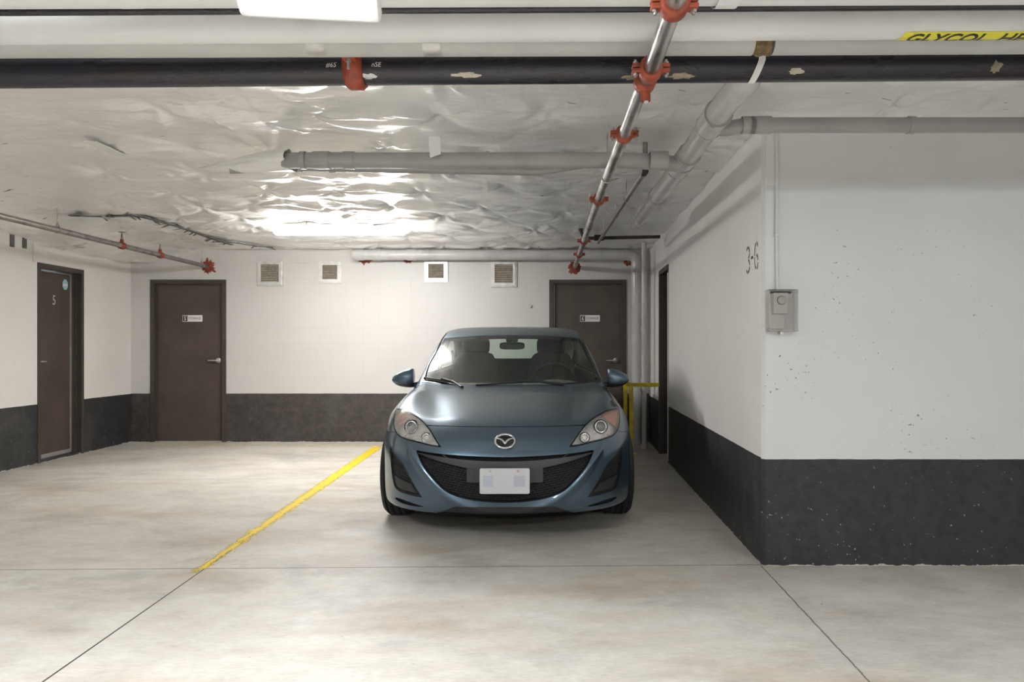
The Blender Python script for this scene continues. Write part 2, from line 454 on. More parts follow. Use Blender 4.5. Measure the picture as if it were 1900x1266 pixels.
# foil ceiling: sagging quilted sheet pinned to the slab
rng = np.random.RandomState(4)
def foil_height(X, Y):
    z = np.full(X.shape, 0.0)
    # long sags between pin rows
    z -= .018*(1+np.sin(2*np.pi*Y/.62 + .6*np.sin(X*1.1)))*.5
    pins = []
    for j, yy in enumerate(np.arange(2.6, 9.1, .62)):
        for xx in np.arange(-5.0, 4.6, .62):
            pins.append((xx + (j % 2)*.31 + rng.uniform(-.14,.14), yy + rng.uniform(-.12,.12), rng.uniform(0,6.28), rng.randint(5,10), rng.uniform(.5,1.3)))
    for px, py, ph, k, a in pins:
        dx, dy = X-px, Y-py; d2 = dx*dx+dy*dy; near = d2 < .36
        d = np.sqrt(d2[near]); th = np.arctan2(dy[near], dx[near])
        t = np.exp(-(d/.09)**2)*.026
        fold = a*.014*np.sin(k*th+ph+2*np.sin(th*2+ph))*(d/.05)*np.exp(-d/.11)
        z[near] += t + fold
    # diagonal pulled creases
    for _ in range(420):
        cx, cy = rng.uniform(-5.1, 3.5), rng.uniform(2.6, 9.0); a = rng.uniform(-.9,.9) + (0 if rng.rand()<.65 else 1.5)
        Lc, wc = rng.uniform(.15,.55), rng.uniform(.010,.028); am = rng.uniform(.004,.012)*(1 if rng.rand()<.5 else -1)
        u = (X-cx)*math.cos(a)+(Y-cy)*math.sin(a); w = -(X-cx)*math.sin(a)+(Y-cy)*math.cos(a) + rng.uniform(-.6,.6)*u*u
        z += am*np.exp(-(u/Lc)**2)*np.exp(-(w/wc)**2)
    z = np.clip(z, -.06, .03); sm = lambda t: np.clip(t, 0, 1)**2*(3-2*np.clip(t, 0, 1))
    # the sheet sags down to the left wall in the back corner
    return z - .17*sm((-4.05-X)/.95)*sm((Y-6.2)/1.3)
FZ = {}
def foilz(x, y):
    i = int(np.clip(np.searchsorted(FZ['x'], x), 0, len(FZ['x'])-1)); j = int(np.clip(np.searchsorted(FZ['y'], y), 0, len(FZ['y'])-1))
    return float(FZ['z'][max(j-2,0):j+3, max(i-2,0):i+3].min())
def foil_grid(name, xs, ys, lab):
    X, Y = np.meshgrid(xs, ys); Z = ZC + foil_height(X, Y); FZ.update(x=xs, y=ys, z=Z)
    nx, ny = len(xs), len(ys)
    v = np.stack([X, Y, Z], -1).reshape(-1, 3)
    i = np.arange(nx-1)[None, :] + nx*np.arange(ny-1)[:, None]
    f = np.stack([i, i+nx, i+nx+1, i+1], -1).reshape(-1, 4)
    me = bpy.data.meshes.new(name); me.from_pydata(v.tolist(), [], f.tolist()); me.update()
    me.polygons.foreach_set('use_smooth', [True]*len(f)); me.materials.append(M['foil'])
    o = bpy.data.objects.new(name, me); link(o); o['kind'] = 'structure'; o['label'] = lab; return o
foil_grid('ceiling', np.arange(XL-.02, 4.9, .02), np.arange(2.3, YB+.02, .02), 'ceiling of wrinkled silvery foil faced insulation')
mb = MB(); mb.box(XLF-.3, XFAR+.3, YREAR-.3, YB+.3, 2.50, 2.72)
struct('ceiling_slab', mb, M['whitewrap'])

# ---------------------------------------------------------------- doors
def lever(parent, p, ux, nrm, flip=1):
    """lever handle; p on the door face, ux along the door, nrm out of it"""
    p, ux, nrm = Vector(p), Vector(ux), Vector(nrm)
    mb = MB(); mb.lathe([(0,.0),(.034,.0),(.034,.008),(.026,.014),(.013,.016),(.013,.045),(0,.047)], p, nrm, 20)
    mb.tube([p+nrm*.04, p+nrm*.045+ux*flip*.03, p+nrm*.043+ux*flip*.12], [.011,.010,.0075], 10)
    o = mb.build('door_handle', M['alu'], parent); o['label'] = 'satin metal lever handle'; return o
def storage_door(name, x0, x1, num, lab, hx, flip):
    w = x1-x0; y = YB
    root = None
    mb = MB(); f = .05; yf, yb_ = y-.012, y+.16
    mb.box(x0, x0+f, yf, yb_, 0, DTOP); mb.box(x1-f, x1, yf, yb_, 0, DTOP); mb.box(x0+f, x1-f, yf, yb_, DTOP-f, DTOP)
    mb.box(x0+f, x0+f+.014, y+.02, yb_, 0, DTOP-f); mb.box(x1-f-.014, x1-f, y+.02, yb_, 0, DTOP-f); mb.box(x0+f+.014, x1-f-.014, y+.02, yb_, DTOP-f-.014, DTOP-f)
    fr = mb.build(name, M['dframe']); fr['kind'] = 'structure'; fr['label'] = lab
    mb = MB(); mb.box(x0+f+.016, x1-f-.016, y+.045, y+.09, .012, DTOP-f-.016)
    mb.build('door_panel', M['door'], fr)
    mb = MB(); mb.box(x0+f, x1-f, y+.0, y+.16, 0, .010); mb.build('threshold', M['alu'], fr)
    yd = y + .045
    lever(fr, (hx, yd, 1.035), (1,0,0), (0,-1,0), flip)
    sxc = (x0+x1)/2 + .03; z = 1.2 + (645-591)*9.14/FPX
    mb = MB(); mb.bevel_box(sxc-.127, sxc+.127, yd-.004, yd, z-.042, z+.042, .006)
    sg = mb.build('storage_sign', M['signw'], fr); sg['label'] = 'white sign reading %s STORAGE' % num
    mb = MB(); mb.box(sxc-.121, sxc-.062, yd-.0055, yd-.004, z-.036, z+.036); mb.build('number_tile', M['signk'], sg)
    text_obj('number', num, .062, (sxc-.0915, yd-.0055, z-.008), (1,0,0), (0,0,1), M['signw'], sg, bold=.001)
    mb = MB(); mb.box(sxc-.112, sxc-.071, yd-.0065, yd-.0055, z+.024, z+.029); mb.build('tile_rule', M['signw'], sg)
    text_obj('lettering', 'STORAGE', .041, (sxc+.031, yd-.004, z), (1,0,0), (0,0,1), M['signk'], sg, sx=.88)
    return fr
storage_door('door_2', *DO[0], '5', 'dark brown metal storage door marked 5 on the back wall', -4.085, -1)
storage_door('door_3', *DO[1], '6', 'dark brown metal storage door marked 6 behind the car', .98, -1)

# door 1: numbered 5, in the left wall, ajar by a finger
mb = MB(); x = XL; d = .16
mb.box(x-d, x+.008, LD[0], LD[0]+.045, 0, LTOP); mb.box(x-d, x+.008, LD[1]-.045, LD[1], 0, LTOP); mb.box(x-d, x+.008, LD[0]+.045, LD[1]-.045, LTOP-.05, LTOP)
mb.box(x-d, x-.05, LD[1]-.06, LD[1]-.045, 0, LTOP-.05)
d1 = mb.build('door_1', M['dframe']); d1['kind'] = 'structure'; d1['label'] = 'dark brown door numbered 5 in the left wall'
xs = x - .10
mb = MB(); mb.box(xs-.045, xs, LD[0]+.05, LD[1]-.085, .05, LTOP-.07); mb.build('door_panel', M['door'], d1)
mb = MB(); mb.box(xs-.03, xs+.006, LD[1]-.083, LD[1]-.062, .03, LTOP-.055); mb.box(xs-.03, xs+.004, LD[0]+.045, LD[1]-.083, LTOP-.069, LTOP-.058)
o = mb.build('weather_strip', M['alu'], d1); o['label'] = 'bright metal weather strip down the latch side'
mb = MB(); mb.box(xs-.04, xs+.012, LD[0]+.05, LD[1]-.085, .022, .062); o = mb.build('door_sweep', M['alu'], d1)
mb = MB(); mb.box(x-.2, x, LD[0]+.045, LD[1]-.045, 0, .012); mb.build('threshold', M['right'], d1)
text_obj('door_number', '5', .15, (xs, 7.80, 1.71), (0,1,0), (0,0,1), M['silvertxt'], d1, thick=.004, sx=.8)
mb = MB(); c = Vector((xs+.001, 7.985, 1.90))
mb.add([c+Vector((0, .048*math.cos(t), .062*math.sin(t))) for t in np.arange(0,8)*math.pi/4+math.pi/8]+[c+Vector((.002, .048*math.cos(t), .062*math.sin(t))) for t in np.arange(0,8)*math.pi/4+math.pi/8],
       [tuple(range(7,-1,-1)), tuple(range(8,16))]+[(i,(i+1)%8,8+(i+1)%8,8+i) for i in range(8)])
st = mb.build('sticker', M['bluest'], d1); st['label'] = 'pale blue octagonal sticker'
mb = MB(); mb.box(xs+.003, xs+.004, 7.945, 8.025, 1.885, 1.905); mb.build('sticker_band', M['signw'], st)
lever(d1, (xs, LD[0]+.10, 1.05), (0,1,0), (1,0,0), 1)

# door 4: narrow view of the door in the right side wall
mb = MB()
def sbox(mb, y0, y1, dx0, dx1, z0, z1):
    mb.add([(XR(y)+dx, y, z) for z in (z0, z1) for (y, dx) in ((y0,dx0),(y0,dx1),(y1,dx1),(y1,dx0))],
           [(0,1,2,3),(7,6,5,4),(0,4,5,1),(1,5,6,2),(2,6,7,3),(3,7,4,0)])
sbox(mb, RD[0], RD[0]+.03, -.004, .16, 0, RTOP); sbox(mb, RD[1]-.05, RD[1], -.008, .16, 0, RTOP); sbox(mb, RD[0]+.03, RD[1]-.05, -.008, .16, RTOP-.05, RTOP)
d4 = mb.build('door_4', M['dframe']); d4['kind'] = 'structure'; d4['label'] = 'dark door in the right side wall, seen edge on'
mb = MB(); sbox(mb, RD[0]+.05, RD[1]-.07, .12, .16, .02, RTOP-.06); mb.build('door_panel', M['door'], d4)
mb = MB(); sbox(mb, RD[0]-.003, RD[0]+.022, -.012, -.004, .02, RTOP-.09)
for k in range(7):
    z = .2 + k*.29; mb.cyl((XR(RD[0])-.014, RD[0]+.008, z), (XR(RD[0])-.011, RD[0]+.008, z), .004, n=8)
o = mb.build('edge_strip', M['alu'], d4); o['label'] = 'screwed bright metal edge strip'

# ---------------------------------------------------------------- vents on the back wall
def vent(px0, px1, py0, py1, lab, shade):
    a = P(px0, py1, YB); c = P(px1, py0, YB); w = c.x-a.x; h = c.z-a.z
    r = thing('wall_vent', lab, 'vent', (0,0,0), 'square vents high on the back wall')
    y = YB; fw = .034
    mb = MB()
    for (x0,x1,z0,z1) in ((a.x,c.x,a.z,a.z+fw),(a.x,c.x,c.z-fw,c.z),(a.x,a.x+fw,a.z+fw,c.z-fw),(c.x-fw,c.x,a.z+fw,c.z-fw)):
        mb.box(x0,x1,y-.018,y,z0,z1)
    i = .05
    for (x0,x1,z0,z1) in ((a.x+.018,c.x-.018,a.z+.018,a.z+i),(a.x+.018,c.x-.018,c.z-i,c.z-.018),(a.x+.018,a.x+i,a.z+i,c.z-i),(c.x-i,c.x-.018,a.z+i,c.z-i)):
        mb.box(x0,x1,y-.03,y-.016,z0,z1)
    mb.build('vent_frame', M['ventalu'], r)
    mb = MB(); n = 10; z0, z1 = a.z+i, c.z-i
    for k in range(n):
        z = z0 + (z1-z0)*(k+.5)/n; hz = (z1-z0)/n
        mb.add([(a.x+i, y-.026, z-hz*.42), (c.x-i, y-.026, z-hz*.42), (c.x-i, y-.004, z+hz*.42), (a.x+i, y-.004, z+hz*.42),
                (a.x+i, y-.023, z-hz*.5), (c.x-i, y-.023, z-hz*.5), (c.x-i, y-.001, z+hz*.34), (a.x+i, y-.001, z+hz*.34)],
               [(0,1,2,3),(7,6,5,4),(0,4,5,1),(3,2,6,7)])
    mb.build('louver_blades', M['louver'], r)
    mb = MB(); mb.box(a.x+i-.004, c.x-i+.004, y-.003, y, z0-.004, z1+.004); mb.build('backing', M['darkhole'], r)
    for x in (a.x+.026, c.x-.026): MB().cyl((x, y-.034, (a.z+c.z)/2), (x, y-.028, (a.z+c.z)/2), .006, n=10).build('screw', M['bolt'], r)
vent(478, 526, 484, 531, 'larger square metal vent right of storage door 5, leftmost on the back wall', 0)
vent(592, 634, 485, 526, 'smaller square metal vent on the back wall below the strip light', 0)
vent(788, 831, 483, 524, 'smaller square vent tucked right under the grey pipe, left of the larger one', 0)
vent(911, 959, 484, 533, 'larger square vent under the grey pipe, nearest to storage door 6', 0)
o = MB().lathe([(0,.0),(.021,0),(.021,.006),(.014,.011),(0,.012)], P(985,569,YB), (0,-1,0), 20).build('wall_plug', M['tape'])
tag(o, 'small round grey plug in the block wall left of storage door 6', 'plug')

# ---------------------------------------------------------------- lights
def strip_light(name, x0, x1, y, z, lab, mat, group=None, h=.085, rod=True):
    r = thing(name, lab, 'light fixture', (0,0,0), group)
    mb = MB(); hw = .07
    # gull-wing housing above, lens below
    prof = [(-hw, z+h*.60), (-hw*.8, z+h), (hw*.8, z+h), (hw, z+h*.60)]
    n = 4; e = .02
    mb.add([(x0+ (e if k in (0,3) else 0)*0, y+a, b_) for k,(a,b_) in enumerate(prof)] + [(x1, y+a, b_) for a,b_ in prof],
           [(0,1,5,4),(1,2,6,5),(2,3,7,6),(3,0,4,7),(0,3,2,1),(4,5,6,7)])
    mb.box(x0+.25, x0+.30, y-.02, y+.02, z+h, ZC+.04); mb.box(x1-.30, x1-.25, y-.02, y+.02, z+h, ZC+.04)
    mb.build('housing', M['housing'], r)
    mb = MB(); pr = [(-hw*1.0, z+h*.60-.001), (-hw*1.04, z+h*.4), (-hw*.95, z+.018), (-hw*.6, z+.003), (0, z), (hw*.6, z+.003), (hw*.95, z+.018), (hw*1.04, z+h*.4), (hw*1.0, z+h*.60-.001)]
    n = len(pr)
    mb.add([(x0+.004, y+a, b_) for a,b_ in pr]+[(x1-.004, y+a, b_) for a,b_ in pr],
           [(k, k+1, n+k+1, n+k) for k in range(n-1)]+[tuple(range(n-1,-1,-1)), tuple(range(n,2*n)), (0, n, 2*n-1, n-1)], False)
    mb.build('diffuser', mat, r)
    for (xx, s) in ((x0, -1), (x1, 1)):
        mb = MB(); mb.add([(xx, y-hw, z+h*.45), (xx, y-hw*.6, z+.005), (xx, y+hw*.6, z+.005), (xx, y+hw, z+h*.45), (xx, y+hw*.7, z+h), (xx, y-hw*.7, z+h),
                (xx+s*.012, y-hw*.8, z+h*.5), (xx+s*.012, y-hw*.5, z+.015), (xx+s*.012, y+hw*.5, z+.015), (xx+s*.012, y+hw*.8, z+h*.5), (xx+s*.012, y+hw*.6, z+h*.9), (xx+s*.012, y-hw*.6, z+h*.9)],
               [(k,(k+1)%6,6+(k+1)%6,6+k) for k in range(6)]+[(6,7,8,9,10,11),(5,4,3,2,1,0)])
        mb.build('end_cap', mat, r)
    return r
strip_light('strip_light', -2.62, -1.355, 7.15, 2.322, 'glowing four foot strip light on the foil ceiling in front of the back wall', M['lin_e'])
for (x0, y, w_) in ((.55, 1.9, 'added to brighten the side wall, left of'), (2.2, -.9, 'right of'), (-.6, -3.6, 'well behind')):
    o = strip_light('strip_light', x0, x0+1.3, y, 2.305, 'four foot strip light over the drive aisle %s the camera' % w_, M['ais_e'], 'strip lights over the aisle')
    if y > 1: o.rotation_euler = (0, 0, math.pi/2)  # unseen left strip, added and turned broadside to brighten the side wall
# tilted LED panel hanging close to the camera
rt = thing('panel_light', 'white framed rectangular LED panel light hanging at the top edge, left of centre', 'light fixture')
pl, pr_ = P(446, 33, 1.60), P(708, 45, 1.632)
tilt = math.radians(38); wv = (pr_-pl); Wd = wv.length; ux = wv.normalized()
up = Vector((0, -math.cos(tilt), math.sin(tilt))); up = (up - ux*up.dot(ux)).normalized(); nr = ux.cross(up)   # faces camera and floor
Mp = Matrix((ux, -nr, up)).transposed().to_4x4(); Mp.translation = pl
if nr.y > 0: pass
mb = MB(); hh = .42; fr_ = .026
mb.bevel_box(0, Wd, .0, .035, 0, hh, .012, Mp)
mb.build('panel_frame', M['housing'], rt)
mb = MB(); mb.box(fr_*.8, Wd-fr_*.8, -.002, .0005, fr_, hh-fr_, Mp); mb.build('diffuser', M['pan_e'], rt)
for t in (.2, .8):
    q = Mp @ Vector((Wd*t, .03, hh*.8)); MB().cyl(q, (q.x, q.y+.05, ZC+.06), .004, n=8).build('hanging_rod', M['galv'], rt)
# ---------------------------------------------------------------- pipes
M['shadewrap'] = simple('shade_toned_pipe_wrap', (.50,.50,.48), .45, var=.08, vscale=4)  # pipe wrap greyed so its colour carries the rear pipe's shade
def collar(p, d, r, w=.05, t=.006, name='coupling', mat='pvcgrey', parent=None):
    p = Vector(p); d = Vector(d).normalized()
    return MB().lathe([(r,-w/2),(r+t,-w/2),(r+t,w/2),(r,w/2)], p-d*0, d, 24, False).build(name, M[mat], parent)

def grooved_coupling(p, d, r, parent, ears=None, bolts=True, w=.042):
    """two-piece red clamp with bolt ears on both sides"""
    p = Vector(p); d = Vector(d).normalized()
    side = Vector(ears).normalized() if ears is not None else Vector((1,0,0))
    side = (side - d*side.dot(d)).normalized(); upv = d.cross(side).normalized()
    mb = MB()
    mb.lathe([(r,-w/2),(r+.006,-w/2),(r+.013,-w/2+.004),(r+.013,w/2-.004),(r+.006,w/2),(r,w/2)], p, d, 26)
    for s in (-1, 1):
        c = p + side*s*(r+.020)
        for t in (-1, 1):
            Mx = Matrix((side, d, upv)).transposed().to_4x4(); Mx.translation = c + upv*t*.008
            mb.bevel_box(-.016, .016, -w*.36, w*.36, -.0065, .0065, .005, Mx)
    o = mb.build('coupling', M['red'], parent); o['label'] = 'red orange grooved pipe clamp'
    if bolts:
        for s in (-1, 1):
            b = MB(); c = p + side*s*(r+.024)
            b.cyl(c-upv*.030, c+upv*.028, .0045, n=10)
            b.cyl(c+upv*.015, c+upv*.022, .009, n=6, smooth=False); b.cyl(c-upv*.023, c-upv*.015, .009, n=6, smooth=False)
            b.build('bolt', M['bolt'], o)
    return o

def ring_hanger(p, r, parent, ztop=ZC+.03, loop=True):
    p = Vector(p); mb = MB()
    pts = [p + Vector((math.cos(a)*(r+.004), 0, math.sin(a)*(r+.004))) for a in np.linspace(-.6*math.pi+1.2, 1.6*math.pi-1.2+.3, 3)]
    ring = [p + Vector(((r+.003)*math.cos(a), 0, (r+.003)*math.sin(a))) for a in np.linspace(0, 2*math.pi, 25)[:-1]]
    mb.tube(ring, .0035, 6, closed=True)
    if loop:
        mb.tube([p+Vector((-r*.75,0,r*.75)), p+Vector((0,0,r+.05))], .003, 6); mb.tube([p+Vector((r*.75,0,r*.75)), p+Vector((0,0,r+.05))], .003, 6)
    mb.tube([p+Vector((0,0,r+.004)), Vector((p.x, p.y, ztop))], .0035, 6)
    mb.build('hanger', M['galv'], parent)

def splash(p, n, r0, r1, seed, name, lab, mat='fire', deform=.35):
    """irregular firestop ring smeared round a pipe where it enters a wall"""
    rs = random.Random(seed); p = Vector(p); n = Vector(n).normalized()
    u, w = MB().frame(n); m = 48; v = []
    rad = [r1*(1 + deform*(rs.random()-.5) + (.25 if rs.random() < .15 else 0)) for _ in range(m)]
    for (k_r, h) in ((0, .014), (1, .018), (2, .0)):
        for k in range(m):
            a = 2*math.pi*k/m; rr = (r0, r0 + (rad[k]-r0)*.55, rad[k])[k_r]
            v.append(p + n*(h + (rs.random()*.004 if k_r == 1 else 0)) + u*rr*math.cos(a) + w*rr*math.sin(a))
    f = []
    for i in range(2):
        for k in range(m): f.append((i*m+k, i*m+(k+1)%m, (i+1)*m+(k+1)%m, (i+1)*m+k))
    mb = MB(); mb.add(v, f, True); o = mb.build(name, M[mat]); tag(o, lab, 'firestop seal'); return o

def bar_pipe(name, px0, py0, px1, py1, Y0, Y1, r, mat, lab, cat='pipe', ext=(0.0, 0.0), n=36):
    a, c = P(px0, py0, Y0), P(px1, py1, Y1); d = (c-a).normalized()
    root = thing(name, lab, cat)
    MB().cyl(a - d*ext[0], c + d*ext[1], r, n=n).build('pipe_section', M[mat], root)
    return root, a, c, d

# 1 big jacketed pipe, nearly out of frame
rt1, a, c, d = bar_pipe('jacketed_pipe', 0, -56, 1900, -64, 2.0, 2.0, .10, 'whitewrap', 'thick white jacketed pipe nearest the camera at the very top edge', ext=(3, 3))
for px in (228, 1350): collar(P(px, -58, 2.0), d, .10, .06, .002, 'jacket_lap', 'whitewrap', rt1)
# 2 thin black pipe behind it
rt2, *_ = bar_pipe('steel_pipe', 0, 21, 1900, 10, 2.14, 2.14, .0135, 'blacksteel', 'thin black pipe squeezed between two white jacketed pipes along the top', ext=(3, 3))
# 3 white jacketed glycol line
rt3, a3, c3, d3 = bar_pipe('jacketed_pipe', 0, 52, 1900, 41, 2.3, 2.3, .051, 'whitewrap', 'white jacketed pipe carrying the yellow glycol heating label', ext=(3, 3))
# yellow label wraps the underside of the pipe
def slice_text(tv, tf, step=.005):
    Vt = np.array(tv); Tt = np.array([(f[0], f[i], f[i+1]) for f in tf for i in range(1, len(f)-1)])
    for y in np.arange(Vt[:,1].min()+step, Vt[:,1].max(), step):
        (a1, b1) = clip(Vt, Tt, Vt[:,1]-y-1e-5); Vt = np.concatenate([a1[0], b1[0]]); Tt = np.concatenate([a1[1], b1[1]+len(a1[0])])
    return [tuple(p) for p in Vt], [tuple(t) for t in Tt.tolist()]
def label_on_pipe(px0, px1, a_, d_, R, ang0, ang1, txt, parent):
    # local frame: t along pipe; ang measured from -Y (towards camera) turning down
    def pt(t, ang, rr): return a_ + d_*t + Vector((0, -math.cos(ang)*rr, -math.sin(ang)*rr))
    k0, k1 = ((px0)/1900.0)*(c3-a3).length, ((px1)/1900.0)*(c3-a3).length
    m = 10; v = []; f = []
    for i in range(m+1):
        ang = ang0 + (ang1-ang0)*i/m
        v += [pt(k0 + (.018*(1-i/m)), ang, R+.0012), pt(k1, ang, R+.0012)]
    for i in range(m): f.append((2*i, 2*i+1, 2*i+3, 2*i+2))
    mb = MB(); mb.add(v, f, True); lb = mb.build('pipe_label', M['labely'], parent)
    lb['label'] = 'yellow adhesive label reading GLYCOL HEATING SUPPLY'
    tv, tf = text_mesh(txt, .062, shear=.18, bold=.0012, ax='LEFT')
    mid = (ang0+ang1)/2
    tv, tf = slice_text(tv, tf)
    vv = [pt(k0 + .030 + x_*1.08, mid - y_/(R+.002), R+.0024) for x_, y_, z_ in tv]
    mb = MB(); mb.add(vv, tf); mb.build('lettering', M['signk'], lb)
label_on_pipe(1662, 2500, a3, d3, .051, .96, 2.15, 'GLYCOL  HEATING SUPPLY', rt3)
def label2():
    a_ = P(0, -56, 2.0); d_ = d; R = .10
    def pt(t, ang, rr): return a_ + d_*t + Vector((0, -math.cos(ang)*rr, -math.sin(ang)*rr))
    L0 = 1742/1900*(2.0*1900/FPX); v = []; f = []
    for i in range(7):
        ang = .45 + .68*i/6; v += [pt(L0, ang, R+.0012), pt(L0+1.6, ang, R+.0012)]
    for i in range(6): f.append((2*i, 2*i+1, 2*i+3, 2*i+2))
    mb = MB(); mb.add(v, f, True); lb = mb.build('pipe_label', M['labely'], rt1); lb['label'] = 'yellow adhesive pipe label, cut off by the frame'
label2()
# 4 wrapped pipe just behind, its shade put into a greyer colour
rt4, a4, c4, d4_ = bar_pipe('jacketed_pipe', 0, 80, 1396, 75, 2.5, 2.5, .050, 'shadewrap', 'wrapped pipe, shade painted into its grey, just above the black one, with tape flaps', ext=(3, 0))
for px, w in ((590, .062), (803, .062)):
    p = P(px, 77, 2.5); mb = MB(); v = []; f = []
    for i in range(7):
        ang = .5 + 1.1*i/6
        v += [p + Vector((-w/2, -math.cos(ang)*.0525, -math.sin(ang)*.0525)), p + Vector((w/2+.004*i/6, -math.cos(ang)*.0525, -math.sin(ang)*.0525))]
    for i in range(6): f.append((2*i, 2*i+1, 2*i+3, 2*i+2))
    mb.add(v, f, True); mb.build('tape_flap', M['tape'], rt4)
mb = MB(); p = P(1412, 88, 2.5)
rs = random.Random(3)
mb.lathe([(.0,-.03),(.030,-.028),(.040,-.01),(.034,.01),(.038,.03),(.0,.032)], p+Vector((0,0,.008)), (1,0,0), 14, False)
o = mb.build('torn_insulation', M['brown'], rt4); o['label'] = 'brown torn end of insulation'
MB().cyl(P(1432, 77, 2.5), P(3000, 69, 2.5), .046, n=32).build('pipe_section', M['shadewrap'], rt4)
# 5 main black pipe
rt5, a5, c5, d5 = bar_pipe('steel_pipe', 0, 134, 1900, 119, 2.66, 2.66, .0575, 'blacksteel', 'thick black steel pipe running across the whole view with red clamps', ext=(2, 1.2), n=48)
pc = a5 + d5*((660/1900)*(c5-a5).length)
# coupling: bulging red ring with a bolt at the front
mb = MB(); R = .0575
mb.lathe([(R,-.036),(R+.006,-.036),(R+.017,-.022),(R+.017,.022),(R+.006,.036),(R,.036)], pc, d5, 36)
Mx = Matrix.Translation(pc + Vector((0, -R-.022, .014)))
mb.bevel_box(-.024, .024, -.034, .012, .006, .019, .005, Mx); mb.bevel_box(-.024, .024, -.034, .012, -.016, -.003, .005, Mx)
o = mb.build('coupling', M['red'], rt5); o['label'] = 'red orange grooved clamp around the black pipe'
b = MB(); q = pc + Vector((0, -R-.044, .014)); b.cyl(q+Vector((0,0,.028)), q-Vector((0,0,.052)), .0055, n=12)
b.cyl(q+Vector((0,0,.030)), q+Vector((0,0,.021)), .010, n=6, smooth=False); b.cyl(q-Vector((0,0,.016)), q-Vector((0,0,.028)), .0105, n=6, smooth=False); b.build('bolt', M['bolt'], o)
# chalk scribbles as on the pipe
def chalk(px, txt, size):
    tv, tf = slice_text(*text_mesh(txt, size, shear=.25, ax='CENTER')); k = (px/1900)*(c5-a5).length; vv = []
    for x_, y_, z_ in tv:
        ang = .10 - y_/(R+.001); vv.append(a5 + d5*(k+x_) + Vector((0, -math.cos(ang)*(R+.001), -math.sin(ang)*(R+.001))))
    mb = MB(); mb.add(vv, tf); o = mb.build('chalk_mark', M['tapew'], rt5)
chalk(622, '#6S', .024); chalk(704, 'nSE', .024)
# mastic smears on the black pipe
def smear(px, w, a0, a1, mat, seed):
    rs = random.Random(seed); k = (px/1900)*(c5-a5).length; m = 18; v = []; f = []
    cen = a5 + d5*k; am = (a0+a1)/2
    def pt(t, ang, e): return cen + d5*t + Vector((0, -math.cos(ang)*(R+e), -math.sin(ang)*(R+e)))
    v.append(pt(0, am, .003))
    for i in range(m):
        th = 2*math.pi*i/m; rr = .6+.5*rs.random(); v.append(pt(w/2*rr*math.cos(th), am + (a1-a0)/2*rr*math.sin(th), .0012))
    for i in range(m): f.append((0, 1+i, 1+(i+1)%m))
    mb = MB(); mb.add(v, f, True); mb.build('mastic_smear', M[mat], rt5)
M['cream'] = simple('cream_mastic', (.55,.50,.40), .6, var=.3, vscale=30, bmp=.5)
M['tan'] = simple('tan_primer', (.30,.25,.17), .6, var=.5, vscale=25)
smear(868, .12, .55, .95, 'cream', 5); smear(1470, .06, .45, .95, 'cream', 6); smear(1832, .05, .1, 1.0, 'tan', 7)
smear(1180, .14, .75, 1.25, 'tan', 8); smear(1262, .12, .7, 1.2, 'tan', 9); smear(690, .07, .6, 1.0, 'tape', 10)
# white strap looped round the black pipe
mb = MB(); p = a5 + d5*((1400/1900)*(c5-a5).length); v = []; f = []
path = [(-.052, .19), (-.066, .06)] + [(-math.cos(t)*.0605, -math.sin(t)*.0605) for t in np.linspace(0, math.pi, 14)] + [(.066, .06), (.05, .19)]
sk = lambda z: -.012 * (z/.06)
for (yy, zz) in path:
    for xx in (-.0125, .0125): v.append(p + Vector((xx + (.010 if zz > 0 else .010+zz*.35), yy, zz)))
for i in range(len(path)-1): f.append((2*i, 2*i+1, 2*i+3, 2*i+2))
mb.add(v, f, True); o = mb.build('strap', M['tapew'], rt5); o['label'] = 'pale strap looped under the black pipe'

# 6 sprinkler main going from overhead to the back wall
S0 = P(1272, -40, 1.80); S1 = P(1066, 497, 9.09)
S0 = Vector(((1253-CX)*1.96/FPX, 1.96, CZ + 640*1.96/FPX)); 
zf = 2.118
def spt(px, py, z): 
    Y = (z-CZ)*FPX/(CY-py); return P(px, py, Y)
s_a = spt(1252, 5, zf-.010); s_c = P(1066, 497, 9.10)
sd = (s_c-s_a).normalized()
rt6 = thing('sprinkler_pipe', 'galvanised sprinkler main with red clamps running from overhead to the back wall', 'pipe')
# keeps clear below the black pipe, then rises to its wall sleeve
sm = [s_a - (spt(1213,116,zf)-s_a).normalized()*1.6, spt(1213, 116, zf-.004), spt(1188, 170, zf+.002), spt(1156, 255, zf+.012), spt(1111, 370, 2.15), s_c]
rm = .0262
MB().tube(sm, rm, 28).build('pipe_section', M['galv'], rt6)
for i, (px, py, z) in enumerate(((1253, 8, zf-.008), (1207, 128, zf-.002), (1157, 249, zf+.012), (1111, 370, 2.15))):
    p = spt(px, py, z)
    # nearest point on the run
    best = min(((sm[k] + (sm[k+1]-sm[k])*t) for k in range(len(sm)-1) for t in np.linspace(0,1,60)), key=lambda q: abs((CY - (CZ-q.z)*-FPX/q.y*1.0) - py) if False else abs(CY-(q.z-CZ)*FPX/q.y - py))
    k = min(range(len(sm)-1), key=lambda j: abs((sm[j]+sm[j+1]).y/2-best.y))
    grooved_coupling(best, sd, rm, rt6, ears=(1,0,0), w=.05 if i < 2 else .04)
def on_main(py):
    return min(((sm[k] + (sm[k+1]-sm[k])*t) for k in range(len(sm)-1) for t in np.linspace(0,1,120)), key=lambda q: abs(CY-(q.z-CZ)*FPX/q.y - py))
for py in (447, 472): grooved_coupling(on_main(py), sd, rm, rt6, ears=(1,0,0), bolts=False, w=.035)
